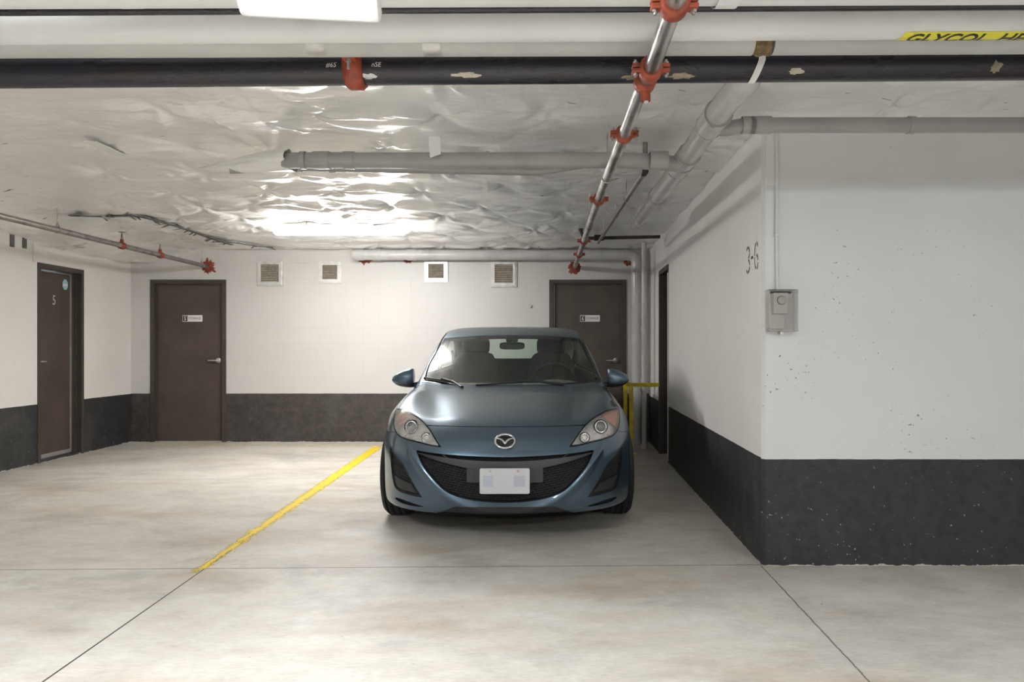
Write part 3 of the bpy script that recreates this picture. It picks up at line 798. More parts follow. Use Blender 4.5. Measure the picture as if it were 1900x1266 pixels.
# mechanical tee dropping behind the black pipe
p = on_main(150); mb = MB()
mb.lathe([(rm,-.03),(rm+.012,-.03),(rm+.012,.03),(rm,.03)], p, sd, 24)
mb.cyl(p, p+Vector((0,-.005,-.055)), .026, .014, n=20); mb.cyl(p+Vector((0,-.005,-.050)), p+Vector((0,-.008,-.072)), .017, n=16)
o = mb.build('drain_tee', M['red'], rt6); o['label'] = 'red drain tee below the clamp'
MB().cyl(p+Vector((0,-.012,-.068)), p+Vector((0,-.020,-.080)), .008, n=6, smooth=False).build('plug', M['bolt'], o)
# upright head near the far end
p = on_main(445); mb = MB(); mb.cyl(p, p+Vector((-.035,0,.08)), .014, n=12); mb.cyl(p+Vector((-.035,0,.08)), p+Vector((-.035,0,.10)), .022, n=10)
mb.build('sprinkler_head', M['darksteel'], rt6)
for py in (330, 420): 
    q = on_main(py); ring_hanger(q, rm, rt6, loop=False)
splash(s_c, (0,-1,0), rm, .075, 2, 'firestop_ring', 'red firestop ring where the sprinkler main enters the wall above storage door 6')

# 7 left sprinkler branch
l_c = P(386, 495, 9.10); l_a = P(0, 401, 5.62); ld = (l_c-l_a).normalized(); rl = .025
rt7 = thing('sprinkler_pipe', 'grey steel sprinkler pipe slanting along the left wall to above storage door 5', 'pipe')
MB().cyl(l_a - ld*1.6, l_c, rl, n=24).build('pipe_section', M['oldsteel'], rt7)
def on_left(px):
    return min((l_a + (l_c-l_a)*t for t in np.linspace(0,1,400)), key=lambda q: abs(CX+q.x*FPX/q.y-px))
for px in (226, 297):
    p = on_left(px); mb = MB()
    mb.lathe([(rl,-.03),(rl+.010,-.03),(rl+.012,0),(rl+.010,.03),(rl,.03)], p, ld, 18); mb.cyl(p, p+Vector((0,0,.065)), .022, .016, n=14)
    o = mb.build('outlet_tee', M['fire'], rt7)
    mb = MB(); mb.cyl(p+Vector((0,0,.06)), p+Vector((0,0,.12)), .012, .009, n=10)
    if px == 226: mb.cyl(p+Vector((0,0,.135)), p+Vector((0,0,.139)), .034, n=14); mb.cyl(p+Vector((0,0,.11)), p+Vector((0,0,.14)), .004, n=6)
    mb.build('sprinkler_head', M['tan'], rt7)
for px in (107, 375): ring_hanger(on_left(px), rl, rt7)
splash(l_c, (0,-1,0), rl, .085, 5, 'firestop_ring', 'red firestop splash where the left sprinkler pipe enters the wall above storage door 5', deform=.5)

# 8 thin branch with elbow
rt8 = thing('branch_pipe', 'thin dark sprinkler branch dropping from the foil and running beside the main', 'pipe')
b0 = P(1198, 275, 4.05); b1 = P(1197, 318, 4.35); b2 = P(1110, 450, 7.45)
b0 = Vector((b1.x, b1.y, ZC+.03))
MB().tube(fillet([b0, b1, b2], .03), .0155, 16).build('pipe_section', M['oldsteel'], rt8)
MB().tube([b1+Vector((0,0,.10)), b1+Vector((0,0,.02))], .021, 16).build('coupling', M['darksteel'], rt8)
MB().tube([b1+Vector((0,0,.035)), b1, b1+(b2-b1).normalized()*.05], .022, 16).build('elbow', M['darksteel'], rt8)
for t in (.28, .5, .82): ring_hanger(b1+(b2-b1)*t, .0155, rt8, loop=False)
h0, h1 = P(1092, 441, 7.5), P(1226, 438, 7.5); rr8 = .02
o8 = thing('steel_pipe', 'short dark cross pipe against the foil above the downpipes', 'pipe')
MB().cyl(h0+Vector((0,.05,0)), h1+Vector((0,.05,0)), .018, n=16).build('pipe_section', M['darksteel'], o8)
p = P(1112, 440, 7.5); MB().cyl(p+Vector((-.05,.05,0)), p+Vector((.05,.05,0)), .032, n=16).build('tee', M['darksteel'], o8)

# 9 large grey drain running to the back right, with wyes
rt9 = thing('drain_pipe', 'large pale grey drain pipe slanting from the black pipe towards the back wall', 'pipe')
zd = 2.27; rd = .057
q0 = spt(1392, 140, zd); q1 = spt(1350, 186, zd); q2 = spt(1272, 296, zd); q3 = spt(1181, 414, zd+.03)
MB().tube([Vector((q0.x+.03, q0.y-.02, ZC+.03)), q0+Vector((.02,-.01,.06)), q0+(q1-q0)*.12, q1, q2, q3], rd, 32).build('pipe_section', M['pvclight'], rt9)
dd = (q3-q1).normalized()
def on_dr(py):
    pl_ = [q0,q1,q2,q3]
    return min((pl_[k]+(pl_[k+1]-pl_[k])*t for k in range(3) for t in np.linspace(0,1,100)), key=lambda q: abs(CY-(q.z-CZ)*FPX/q.y-py))
for py, w in ((222, .20), (292, .13), (306, .16), (365, .05), (408, .05)):
    o = collar(on_dr(py), dd, rd, w, .008, 'coupling', 'pvclight', rt9)
    for s in (-1, 1): collar(on_dr(py)+dd*s*w/2, dd, rd+.0075, .008, .0025, 'glue_ring', 'tape', o)
# 10 cross pipe to the left
rt10 = thing('drain_pipe', 'grey pipe crossing the foil ceiling from the drain to the left', 'pipe')
c0 = P(1268, 290, 4.02); c0.z = zd-.03; c1 = P(1170, 300, 4.0); c1.z = 2.245; c2 = P(560, 301, 4.0); c2.z = 2.245; c3_ = P(512, 292, 4.15); c3_.z = 2.32
MB().tube(fillet([c0+Vector((0,.05,.0)), c1, c2, P(525, 298, 4.08)], .08), .044, 28).build('pipe_section', M['pvcgrey'], rt10)
for px, w in ((1222, .10), (1055, .06), (905, .02), (648, .06), (597, .09), (563, .03)):
    p = P(px, 301, 4.0); p.z = 2.245; collar(p, (1,0,0), .044, w, .005, 'coupling', 'pvcgrey', rt10)
p = P(806, 297, 3.94); mb = MB(); mb.add([(p.x-.032, p.y, 2.36), (p.x+.032, p.y, 2.36), (p.x+.034, p.y+.006, 2.265), (p.x-.025, p.y+.006, 2.245)], [(0,1,2,3)])
mb.add([(p.x-.032, p.y+.002, 2.36), (p.x+.032, p.y+.002, 2.36), (p.x+.034, p.y+.008, 2.265), (p.x-.025, p.y+.008, 2.245)], [(3,2,1,0)])
mb.build('tape_flap', M['tapew'], rt10)
text_obj('pipe_print', 'IPEX  DRAIN  DWV  PVC  4 IN  CSA', .026, (c2.x+1.98, 3.9555, 2.228), (1,0,0), (0,0,1), M['signk'], rt10, thick=.0005) if False else None
rt11 = thing('drain_pipe', 'slimmer grey pipe hugging the foil just behind the crossing pipe', 'pipe')
e0 = P(390, 319, 4.35); e1 = P(1000, 317, 4.35); e0.z = 2.30; e1.z = 2.27
e0 = P(540, 318, 4.30); e0.z = 2.285
MB().tube([P(425, 314, 4.17), e0, e1, e1+Vector((.3,0,.05))], .027, 20).build('pipe_section', M['pvcgrey'], rt11)
for px in (560, 620, 840): p = P(px, 318, 4.35); p.z = 2.285-.015*(px-540)/460; p.y = 4.30+.05*(px-540)/460; collar(p, (1,0,0), .028, .03, .004, 'coupling', 'pvcgrey', rt11)
mb = MB(); ring = [(368, 313, 4.22, .006), (410, 311, 4.20, .030), (455, 306, 4.17, .058), (500, 301, 4.14, .074), (540, 298, 4.11, .078)]
Vc = []; nn_ = 22
for i, (px, py, Y, r) in enumerate(ring):
    c = P(px, py, Y)
    for k in range(nn_):
        t = 2*math.pi*k/nn_; rr = r*(1+.10*math.sin(5*t+i*1.3)*(i/4)); Vc.append(c + Vector((.004*math.sin(7*t), rr*1.5*math.cos(t), rr*.72*math.sin(t))))
mb.add(Vc, [(i*nn_+k, i*nn_+(k+1)%nn_, (i+1)*nn_+(k+1)%nn_, (i+1)*nn_+k) for i in range(len(ring)-1) for k in range(nn_)], True)
tag(mb.build('foil_sleeve', M['foil']), 'silvery foil sleeve tapering over the left end of the crossing grey pipe', 'foil wrap')
# 12 cross pipe to the right above the pier
rt12 = thing('drain_pipe', 'grey pipe leaving the drain to the right above the pier wall', 'pipe')
g0 = on_dr(225); g1 = P(1400, 234, 3.40); g1.z = 2.255; g2 = P(1900, 233, 3.40); g2.z = 2.255
MB().tube(fillet([g0, g0+Vector((.06,.12,-.005)), g1+Vector((-.03,0,0)), g1+Vector((.3,0,0)), g2+Vector((1.5,0,0))], .06), .036, 28).build('pipe_section', M['pvcgrey'], rt12)
for px, w in ((1388, .06), (1410, .10), (1690, .03)): p = P(px, 234, 3.40); p.z = 2.255; collar(p, (1,0,0), .036, w, .005, 'coupling', 'pvcgrey', rt12)
# 13 pipe along the top of the back wall with downpipe
rt13 = thing('drain_pipe', 'thick grey pipe along the top of the back wall, turning down beside storage door 6', 'pipe')
k0 = P(655, 469, 8.93); k1 = P(1181, 467, 8.93); k0.z = k1.z = 2.355
k2 = P(1181, 830, 8.93); k2.z = 0
MB().tube(fillet([k0, k1, k2], .12), .066, 28).build('pipe_section', M['pvclight'], rt13)
for px, w in ((668, .10), (700, .10), (765, .12), (795, .03), (932, .03), (1118, .03), (1160, .06)):
    p = P(px, 469, 8.93); p.z = 2.355; collar(p, (1,0,0), .066, w, .006, 'coupling', 'pvclight', rt13)
for z, w in ((2.16, .10), (1.72, .05), (1.60, .04), (1.35, .12), (.95, .03), (.32, .06), (.05, .07)):
    collar((k1.x, k1.y, z), (0,0,1), .066, w, .006, 'coupling', 'pvclight', rt13)
rt14 = thing('downpipe', 'slim pale grey vertical pipe in the corner right of storage door 6', 'pipe')
xx, yy = (1195-CX)*8.50/FPX, 8.50
MB().cyl((xx, yy, 0), (xx, yy, ZC), .032, n=24).build('pipe_section', M['pvclight'], rt14)
for z, w in ((1.42, .05), (.80, .09), (.70, .03), (.03, .06)): collar((xx, yy, z), (0,0,1), .032, w, .007, 'coupling', 'pvclight', rt14)
# firestops under the back pipe
for px, py, r, lab, sd_ in ((678, 476, .085, 'dark red firestop smear below the end of the back wall pipe', 3), (757, 480, .06, 'bright red firestop smear below the back wall pipe, between two vents', 4), (1166, 485, .055, 'dark red firestop blob at the corner above storage door 6', 6)):
    splash(P(px, py, YB), (0,-1,0), .02, r, sd_, 'firestop_patch', lab)
    

# ---------------------------------------------------------------- yellow pipe guard
rt15 = thing('pipe_guard', 'yellow steel guard frame protecting the downpipes beside the car', 'guard rail')
gx, gy = (1171-CX)*8.1/FPX, 8.1; zt = .80; gh = .022
mb = MB(); mb.box(gx-gh, gx+gh, gy-gh, gy+gh, 0, zt); mb.build('post', M['yellow'], rt15)
g2x = (1160-CX)*8.55/FPX
mb = MB(); mb.box(g2x-gh, g2x+gh, 8.55-gh, 8.55+gh, 0, zt-.02); mb.build('post', M['yellow'], rt15)
mb = MB(); mb.box(gx+gh, XR(8.1)-.004+0*gx, gy-.01, gy+.01, zt-.045, zt); mb.build('rail', M['yellow'], rt15)
mb = MB(); mb.box(gx-gh, gx+gh, gy+gh, 8.60, zt-.045, zt); mb.build('rail', M['yellow'], rt15)
for x in (gx, g2x): 
    y = gy if x == gx else 8.55; MB().box(x-.05, x+.05, y-.045, y+.045, 0, .006).build('base_plate', M['yellow'], rt15)

# ---------------------------------------------------------------- thermostat in its guard, conduit
def pf(px, py): return P(px, py, FY)
rt16 = thing('thermostat', 'off white wall thermostat inside a clear locked cover on the pier wall', 'thermostat')
a, c = pf(1419, 616), pf(1472, 539)
mb = MB(); mb.bevel_box(a.x+.004, c.x-.004, FY-.008, FY, a.z+.004, c.z-.004, .012); mb.build('base_plate', M['plastic'], rt16)
mb = MB(); mb.bevel_box(a.x+.016, a.x+.016+.085, FY-.03, FY-.008, a.z+.014, c.z-.022, .006); mb.build('sub_base', M['plastic'], rt16)
p0, p1 = pf(1429, 583), pf(1455, 545)
mb = MB(); mb.bevel_box(p0.x, p1.x+.002, FY-.058, FY-.03, p0.z, p1.z, .004); mb.build('body', M['plastic'], rt16)
pd = pf(1443.5, 558.5); 
o = MB().lathe([(0,0),(.0225,0),(.0225,.010),(.020,.013),(0,.013)], (pd.x, FY-.058, pd.z), (0,-1,0), 28).build('dial', M['plastic'], rt16)
ring = [Vector((pd.x+.0235*math.cos(t), FY-.0605, pd.z+.0235*math.sin(t))) for t in np.linspace(0, 2*math.pi, 33)[:-1]]
MB().tube(ring, .0016, 6, closed=True).build('dial_ring', M['signk'], o)
mb = MB(); mb.box(pd.x-.001, pd.x+.001, FY-.0725, FY-.071, pd.z+.008, pd.z+.02); mb.build('pointer', M['signk'], o)
# clear cover: five thin walls
mb = MB(); x0, x1, z0, z1, yf = a.x, c.x, a.z, c.z, FY-.075; t = .002
mb.box(x0, x1, yf, yf+t, z0, z1); mb.box(x0, x0+t, yf+t, FY, z0, z1); mb.box(x1-t, x1, yf+t, FY, z0, z1)
mb.box(x0+t, x1-t, yf+t, FY, z0, z0+t); mb.box(x0+t, x1-t, yf+t, FY, z1-t, z1)
cv = mb.build('clear_cover', M['clear'], rt16); cv['label'] = 'clear plastic cover with slotted rims'
mb = MB()
for k in range(20):
    z = z0+.012+(z1-z0-.03)*k/19
    for xq in (x0-.0006, x1-.006): mb.box(xq, xq+.006, yf-.0012, yf, z, z+.0042)
for xq in np.linspace(x0+.012, x1-.016, 14): mb.box(xq, xq+.005, yf-.0012, yf, z0+.004, z0+.009)
mb.build('cover_slots', M['shadewrap'], cv)
mb = MB(); mb.box(a.x+.026, c.x-.02, FY-.012, FY-.008, c.z-.018, c.z-.006); mb.cyl((c.x-.022, FY-.014, c.z-.013), (c.x-.022, FY-.008, c.z-.013), .006, n=12)
mb.build('wiring_slot', M['darkhole'], rt16)
mb = MB(); p = pf(1443, 618); mb.cyl((p.x, FY-.07, p.z-.002), (p.x, FY-.02, p.z-.002), .009, n=12); mb.build('lock', M['tape'], rt16)
rt17 = thing('conduit', 'thin white painted conduit running down the pier wall to the thermostat', 'conduit')
xc = pf(1441, 0).x
MB().tube([(xc-.004, FY-.012, ZC), (xc-.004, FY-.012, 1.75), (xc-.001, FY-.012, 1.55), (xc, FY-.012, c.z-.004)], .0085, 14).build('conduit_tube', M['front'], rt17)
for z in (CZ+(645-437)*FY/FPX,):
    mb = MB(); mb.box(xc-.022, xc+.016, FY-.004, FY, z-.008, z+.008); mb.box(xc-.016, xc+.008, FY-.024, FY-.002, z-.006, z+.006); mb.build('clamp', M['front'], rt17)
mb = MB(); b_ = pf(1421, 345); t_ = pf(1443, 252); mb.box(b_.x, t_.x-.012, FY-.006, FY, b_.z, t_.z); mb.box(b_.x-.004, b_.x+.004, FY-.012, FY, b_.z, t_.z)
o = mb.build('cover_plate', M['front']); tag(o, 'narrow painted plate at the top corner of the pier wall', 'plate')
# stencilled 3-6 on the side wall: strokes with stencil bridges
def side_pt(px, py):
    # on the right wall: solve X = XR(Y)
    t = (px-CX)/FPX; Y = (1.228-.033*3.94)/(t-.033); return Vector((XR(Y)-.0012, Y, CZ-(py-CY)*Y/FPX))
M['sten'] = simple('black_stencil_paint', (.05,.048,.045), .6, var=.3, vscale=30)
pc_ = side_pt(1396, 478); uy = Vector((-.033, -1, 0)).normalized()
rt18 = thing('stencilled_number', 'black stencilled 3-6 on the white side wall near the corner', 'stencil')
def stroke(pts, w, parent):
    mb = MB(); v = []; f = []
    for i, (a_, b_) in enumerate(pts):
        q = pts[min(i+1, len(pts)-1)]; p = pts[max(i-1, 0)]; tx, tz = q[0]-p[0], q[1]-p[1]; l = math.hypot(tx, tz) or 1
        nx, nz = -tz/l*w/2, tx/l*w/2
        for s in (-1, 1): v.append(pc_ + uy*(a_+s*nx) + Vector((0,0,b_+s*nz)))
    for i in range(len(pts)-1): f += [(2*i, 2*i+1, 2*i+3, 2*i+2)]
    mb.add(v, f); return mb
def arc(cx, cz, rx, rz, a0, a1, n=8): return [(cx+rx*math.cos(math.radians(a)), cz+rz*math.sin(math.radians(a))) for a in np.linspace(a0, a1, n)]
hgt = .078
def multi(name, paths, w):
    tot = MB()
    for p in paths:
        m_ = stroke(p, w, None); tot.add(m_.v, m_.f)
    tot.build(name, M['sten'], rt18)
multi('digit', [arc(-.095, .036, .034, .036, 150, 95), arc(-.095, .036, .034, .036, 80, 0), arc(-.095, .036, .034, .030, -5, -75), arc(-.095, -.040, .036, .038, 80, 5), arc(-.095, -.040, .036, .038, -8, -82), arc(-.095, -.040, .036, .038, -98, -150)], .015)
multi('dash', [[(-.025, 0), (.022, 0)]], .017)
multi('digit', [arc(.088, .0, .036, .076, 178, 110, 10), arc(.088, .0, .036, .076, 80, 40), arc(.088, .0, .036, .076, 184, 255, 10), arc(.088, -.036, .034, .040, 85, 8), arc(.088, -.036, .034, .040, -8, -80)], .015)

# ---------------------------------------------------------------- painted parking lines
def paint_mat(seedrot, cover):
    m, nt, b = newmat('scuffed_yellow_paint'); pos = geopos(nt)
    out = nt.nodes['Material Output']; n = noise(nt, mapped(nt, pos, (26, 5, 1), (0,0,seedrot*.1)), 1.6, 6, .8)
    b.inputs['Base Color'].default_value = (.78,.56,.02,1); b.inputs['Roughness'].default_value = .5
    uvn = N(nt, 'ShaderNodeUVMap'); sp = N(nt, 'ShaderNodeSeparateXYZ'); L(nt, uvn.outputs[0], sp.inputs[0])
    e = math_(nt, 'ABSOLUTE', math_(nt, 'SUBTRACT', sp.outputs[0], .5))      # 0 centre .. .5 edge
    thr = math_(nt, 'MULTIPLY_ADD', e, cover, math_(nt, 'MULTIPLY_ADD', sp.outputs[1], -.30, .36))
    f = math_(nt, 'SMOOTH_MIN', 1, math_(nt, 'MULTIPLY', math_(nt, 'SUBTRACT', n, thr), 6, clamp=True), .1)
    t = N(nt, 'ShaderNodeBsdfTransparent'); mx = N(nt, 'ShaderNodeMixShader')
    L(nt, f, mx.inputs[0]); L(nt, t.outputs[0], mx.inputs[1]); L(nt, b.outputs[0], mx.inputs[2]); L(nt, mx.outputs[0], out.inputs[0])
    return m
def paint_strip(name, pts, lab, mat):
    """pts: (x,y,halfwidth, v)"""
    v = []; f = []; uv = []
    for i, (x, y, w, vv) in enumerate(pts):
        q = pts[min(i+1, len(pts)-1)]; p = pts[max(i-1, 0)]; tx, ty = q[0]-p[0], q[1]-p[1]; l = math.hypot(tx, ty)
        v += [(x+ty/l*w, y-tx/l*w, .0012), (x-ty/l*w, y+tx/l*w, .0012)]; uv += [(0, vv), (1, vv)]
        if i: f.append((2*i-2, 2*i, 2*i+1, 2*i-1))
    me = bpy.data.meshes.new(name); me.from_pydata(v, [], f); me.update()
    ul = me.uv_layers.new(name='UVMap')
    for lp in me.loops: ul.data[lp.index].uv = uv[lp.vertex_index]
    me.materials.append(mat); o = bpy.data.objects.new(name, me); link(o); tag(o, lab, 'painted line'); return o
pts = []
for k in range(21):
    t = k/20; y = 3.80 + (8.62-3.80)*t; x = -(1.717+.0245*y) - .018
    pts.append((x, y, .060, .02+.98*t**.8))
paint_strip('painted_line', pts, 'scuffed yellow bay line running along the floor joint left of the car', paint_mat(0, .55))
paint_strip('painted_line', [(-4.9+ (4.9-1.85)*k/10, 8.80-.06*k/10, .017, .25+.03*k) for k in range(11)], 'thin faded yellow line on the floor along the back wall', paint_mat(.5, .3))

# ---------------------------------------------------------------- tape and scraps on the foil
def strip_flat(name, pix, w, mat, lab, zoff=.012, cat='tape', kind=None, ticks=False, z=2.345):
    mb = MB(); pp = []
    for px, py in pix:
        zz = z
        for _ in range(4):
            Y = (zz-CZ)*FPX/(CY-py); q = P(px, py, Y); zz = foilz(q.x, q.y) - .009
        pp.append(P(px, py, Y))
    v = []; f = []
    for i, p in enumerate(pp):
        d = (pp[min(i+1, len(pp)-1)]-pp[max(i-1,0)]).normalized(); s = Vector((-d.y, d.x, 0)).normalized()*w/2
        v += [p-s, p+s, p-s+Vector((0,0,.006)), p+s+Vector((0,0,.006))]
        if i: b = 4*i; f += [(b-4,b-3,b+1,b), (b-2,b+2,b+3,b-1), (b-4,b,b+2,b-2), (b-3,b-1,b+3,b+1)]
    mb.add(v, f)
    if ticks:
        rs = random.Random(9)
        for i in range(len(pp)-1):
            for _ in range(5):
                t = rs.random(); c = pp[i].lerp(pp[i+1], t); d = (pp[i+1]-pp[i]).normalized(); a = rs.uniform(.5, 1.3)*rs.choice((-1,1))
                dd_ = Vector((d.x*math.cos(a)-d.y*math.sin(a), d.x*math.sin(a)+d.y*math.cos(a), 0)); l = rs.uniform(.06,.20)
                s = Vector((-dd_.y, dd_.x, 0))*.014; e = c + dd_*l - Vector((0,0,rs.uniform(0,.02)))
                mb.add([c-s, c+s, e+s*.6, e-s*.6], [(0,1,2,3)])
    o = mb.build(name, M[mat]); tag(o, lab, cat, kind=kind); return o
strip_flat('tape_seam', [(128,401),(160,402),(200,403),(240,401),(265,403),(300,413),(335,423),(370,435),(400,446),(430,455)], .045, 'duct', 'ragged dark tape seam torn across the foil ceiling at the left', ticks=True)
strip_flat('tape_seam', [(395,449),(440,452),(480,458),(505,460)], .03, 'duct', 'short dark tape seam where the foil meets the back wall', ticks=True, z=2.37)
tz = min(foilz(-2.62+a_*.03, 4.2+b_*.06) for a_ in range(4) for b_ in range(6)); ty = (tz-CZ)*FPX/(CY-262)
o = MB().box(0,.075,0,-.32,-.004,.001, Matrix.Translation(Vector(((155-CX)*(ty)/FPX, ty+.32, tz)))).build('tape_patch', M['tapew']); tag(o, 'white rectangular tape patch on the foil ceiling at the left', 'tape')
for i, (px, py, hh, lab) in enumerate(((22, 447, .12, 'crumpled grey tape piece hanging at the far left edge of the ceiling'), (24+0, 0, 0, ''), (45, 449, .13, 'grey tape tag hanging on the left wall below the sprinkler pipe'))):
    if hh == 0: continue
    y = (XL+.0)*FPX/(px-CX); p = P(px, py, y); mb = MB(); mb.box(XL+.001, XL+.006, y-.03, y+.03, p.z-hh/2, p.z+hh/2)
    o = mb.build('tape_tag', M['duct']); tag(o, lab, 'tape')
# vertical painted angle at the left wall above door 5
y = 7.36; mb = MB(); mb.box(XL, XL+.012, y-.03, y+.01, LTOP, ZC-.02); o = mb.build('corner_trim', M['left']); o.name = 'trim_1'; o['kind'] = 'structure'
# ================================================================ THE CAR
# Body surface: smooth blend of nose, bonnet, flanks and cabin, meshed on a grid; panels are cut out of it.
def cub(xs, ys, n=1200):
    """smooth natural-ish cubic through points, tabulated"""
    xs, ys = np.array(xs, float), np.array(ys, float); h = np.diff(xs); m = len(xs)
    A = np.eye(m); r = np.zeros(m)
    for i in range(1, m-1):
        A[i, i-1] = h[i-1]; A[i, i] = 2*(h[i-1]+h[i]); A[i, i+1] = h[i]
        r[i] = 6*((ys[i+1]-ys[i])/h[i] - (ys[i]-ys[i-1])/h[i-1])
    k = np.linalg.solve(A, r); T = np.linspace(xs[0], xs[-1], n)
    j = np.clip(np.searchsorted(xs, T)-1, 0, m-2); a = xs[j+1]-T; b = T-xs[j]; hh = h[j]
    V = (k[j]*a**3 + k[j+1]*b**3)/(6*hh) + (ys[j]/hh - k[j]*hh/6)*a + (ys[j+1]/hh - k[j+1]*hh/6)*b
    return lambda q: np.interp(q, T, V)
def smax(a, b, k):
    h = np.maximum(k - np.abs(a-b), 0)/k
    return np.maximum(a, b) + h*h*k*.25
def smin(a, b, k): return -smax(-a, -b, k)
fP = cub([.05,.12,.17,.22,.30,.40,.50,.55,.60,.65,.70,.76,.85,1.0,1.5], [.16,.09,.045,.018,0,0,.010,.026,.056,.096,.142,.19,.24,.32,.5])
fQ = cub([0,.2,.35,.45,.55,.65,.73,.79,.83,.87,.95,1.1], [0,.012,.038,.068,.115,.190,.290,.405,.51,.66,1.2,3.0])
fH = cub([-.3,0,.15,.3,.6,.9,1.15,1.5,2.2,3.0,3.8,4.3,4.9], [.60,.662,.706,.750,.817,.870,.905,.935,.955,.985,1.04,1.05,1.02])
fD = cub([0,.25,.4,.5,.6,.68,.74,.80,.86,1.0], [0,.002,.012,.021,.020,.022,.036,.072,.14,.34])
fW = cub([0,.15,.2,.3,.45,.6,.7,.78,.84,.90,.97,1.1], [.80,.845,.862,.878,.885,.884,.872,.851,.829,.802,.767,.66])
fR = cub([.1,.25,.45,.6,.8,1.0,1.2], [4.42,4.5,4.52,4.53,4.48,4.42,4.35])
fRoof = cub([1.0,1.9,2.1,2.4,2.8,3.2,3.6,4.2], [1.16,1.337,1.368,1.397,1.403,1.375,1.32,1.16])
fRx = cub([0,.2,.4,.5,.56,.62,.7,.9], [0,.002,.008,.017,.028,.055,.13,.45])
fWg = cub([.7,.88,.95,1.05,1.15,1.25,1.32,1.4,1.5], [.80,.775,.752,.722,.692,.655,.625,.575,.50])
fWS = cub([.7,.88,.95,1.0,1.1,1.2,1.3,1.36,1.5], [.84,1.16,1.285,1.37,1.55,1.745,1.95,2.09,2.45])
AX = (.86, 3.50); RW = .315; RA = .355
def bodyF(x, s, z, full=True):
    ax = np.abs(x)
    F = fP(z) + fQ(ax)
    # soft crease framing the intake; brow over it
    F = F - .016*np.exp(-((z - (.175 + 1.15*ax**2.2))/.035)**2)*(ax < .62)
    d1 = (F - s)*.78
    H = fH(s) - fD(ax)
    # front wing bulge over the wheel, with a valley inboard
    H = H + .016*np.exp(-((s-.85)/.32)**2)*np.exp(-((ax-.70)/.075)**2) - .010*np.exp(-((ax-(.40+.22*(s-.2)))/.085)**2)*np.exp(-((s-.65)/.45)**2)
    d2 = z - H
    W = fW(z) - .028*np.clip(s-3.4, 0, None)**2 + .010*np.exp(-(((s-AX[0])**2+(z-.33)**2)**.5-.40)**2/.003) + .010*np.exp(-(((s-AX[1])**2+(z-.33)**2)**.5-.40)**2/.003)
    d3 = ax - W
    low = smax(d1, d2, .07); low = smax(low, d3, .09)
    low = smax(low, s - fR(z) + .25*ax**2.5, .10)
    zb = .166 + .0*s
    low = smax(low, zb - z, .025)
    # cabin
    g2 = z - (fRoof(s) - fRx(ax)*1.0)
    gw = ax - (fWg(z) - .06*np.clip(s-2.6, 0, None)**2*.5)
    g1 = (fWS(z) + .46*ax*ax - s)*.5
    gr = (s - (4.18 - (z-.95)*1.75) + .25*ax*ax)*.55
    cab = smax(g1, g2, .07); cab = smax(cab, gw, .035); cab = smax(cab, gr, .10); cab = smax(cab, .70 - z, .02)
    f = smin(low, cab, .022)
    if full:
        for a in AX:
            dc = np.sqrt((s-a)**2 + (z-RW)**2)
            f = smax(f, np.minimum(RA - dc, (ax-.60)), .008)
    return f
CO = (-.208, 4.35, 0.0); CA = .0150
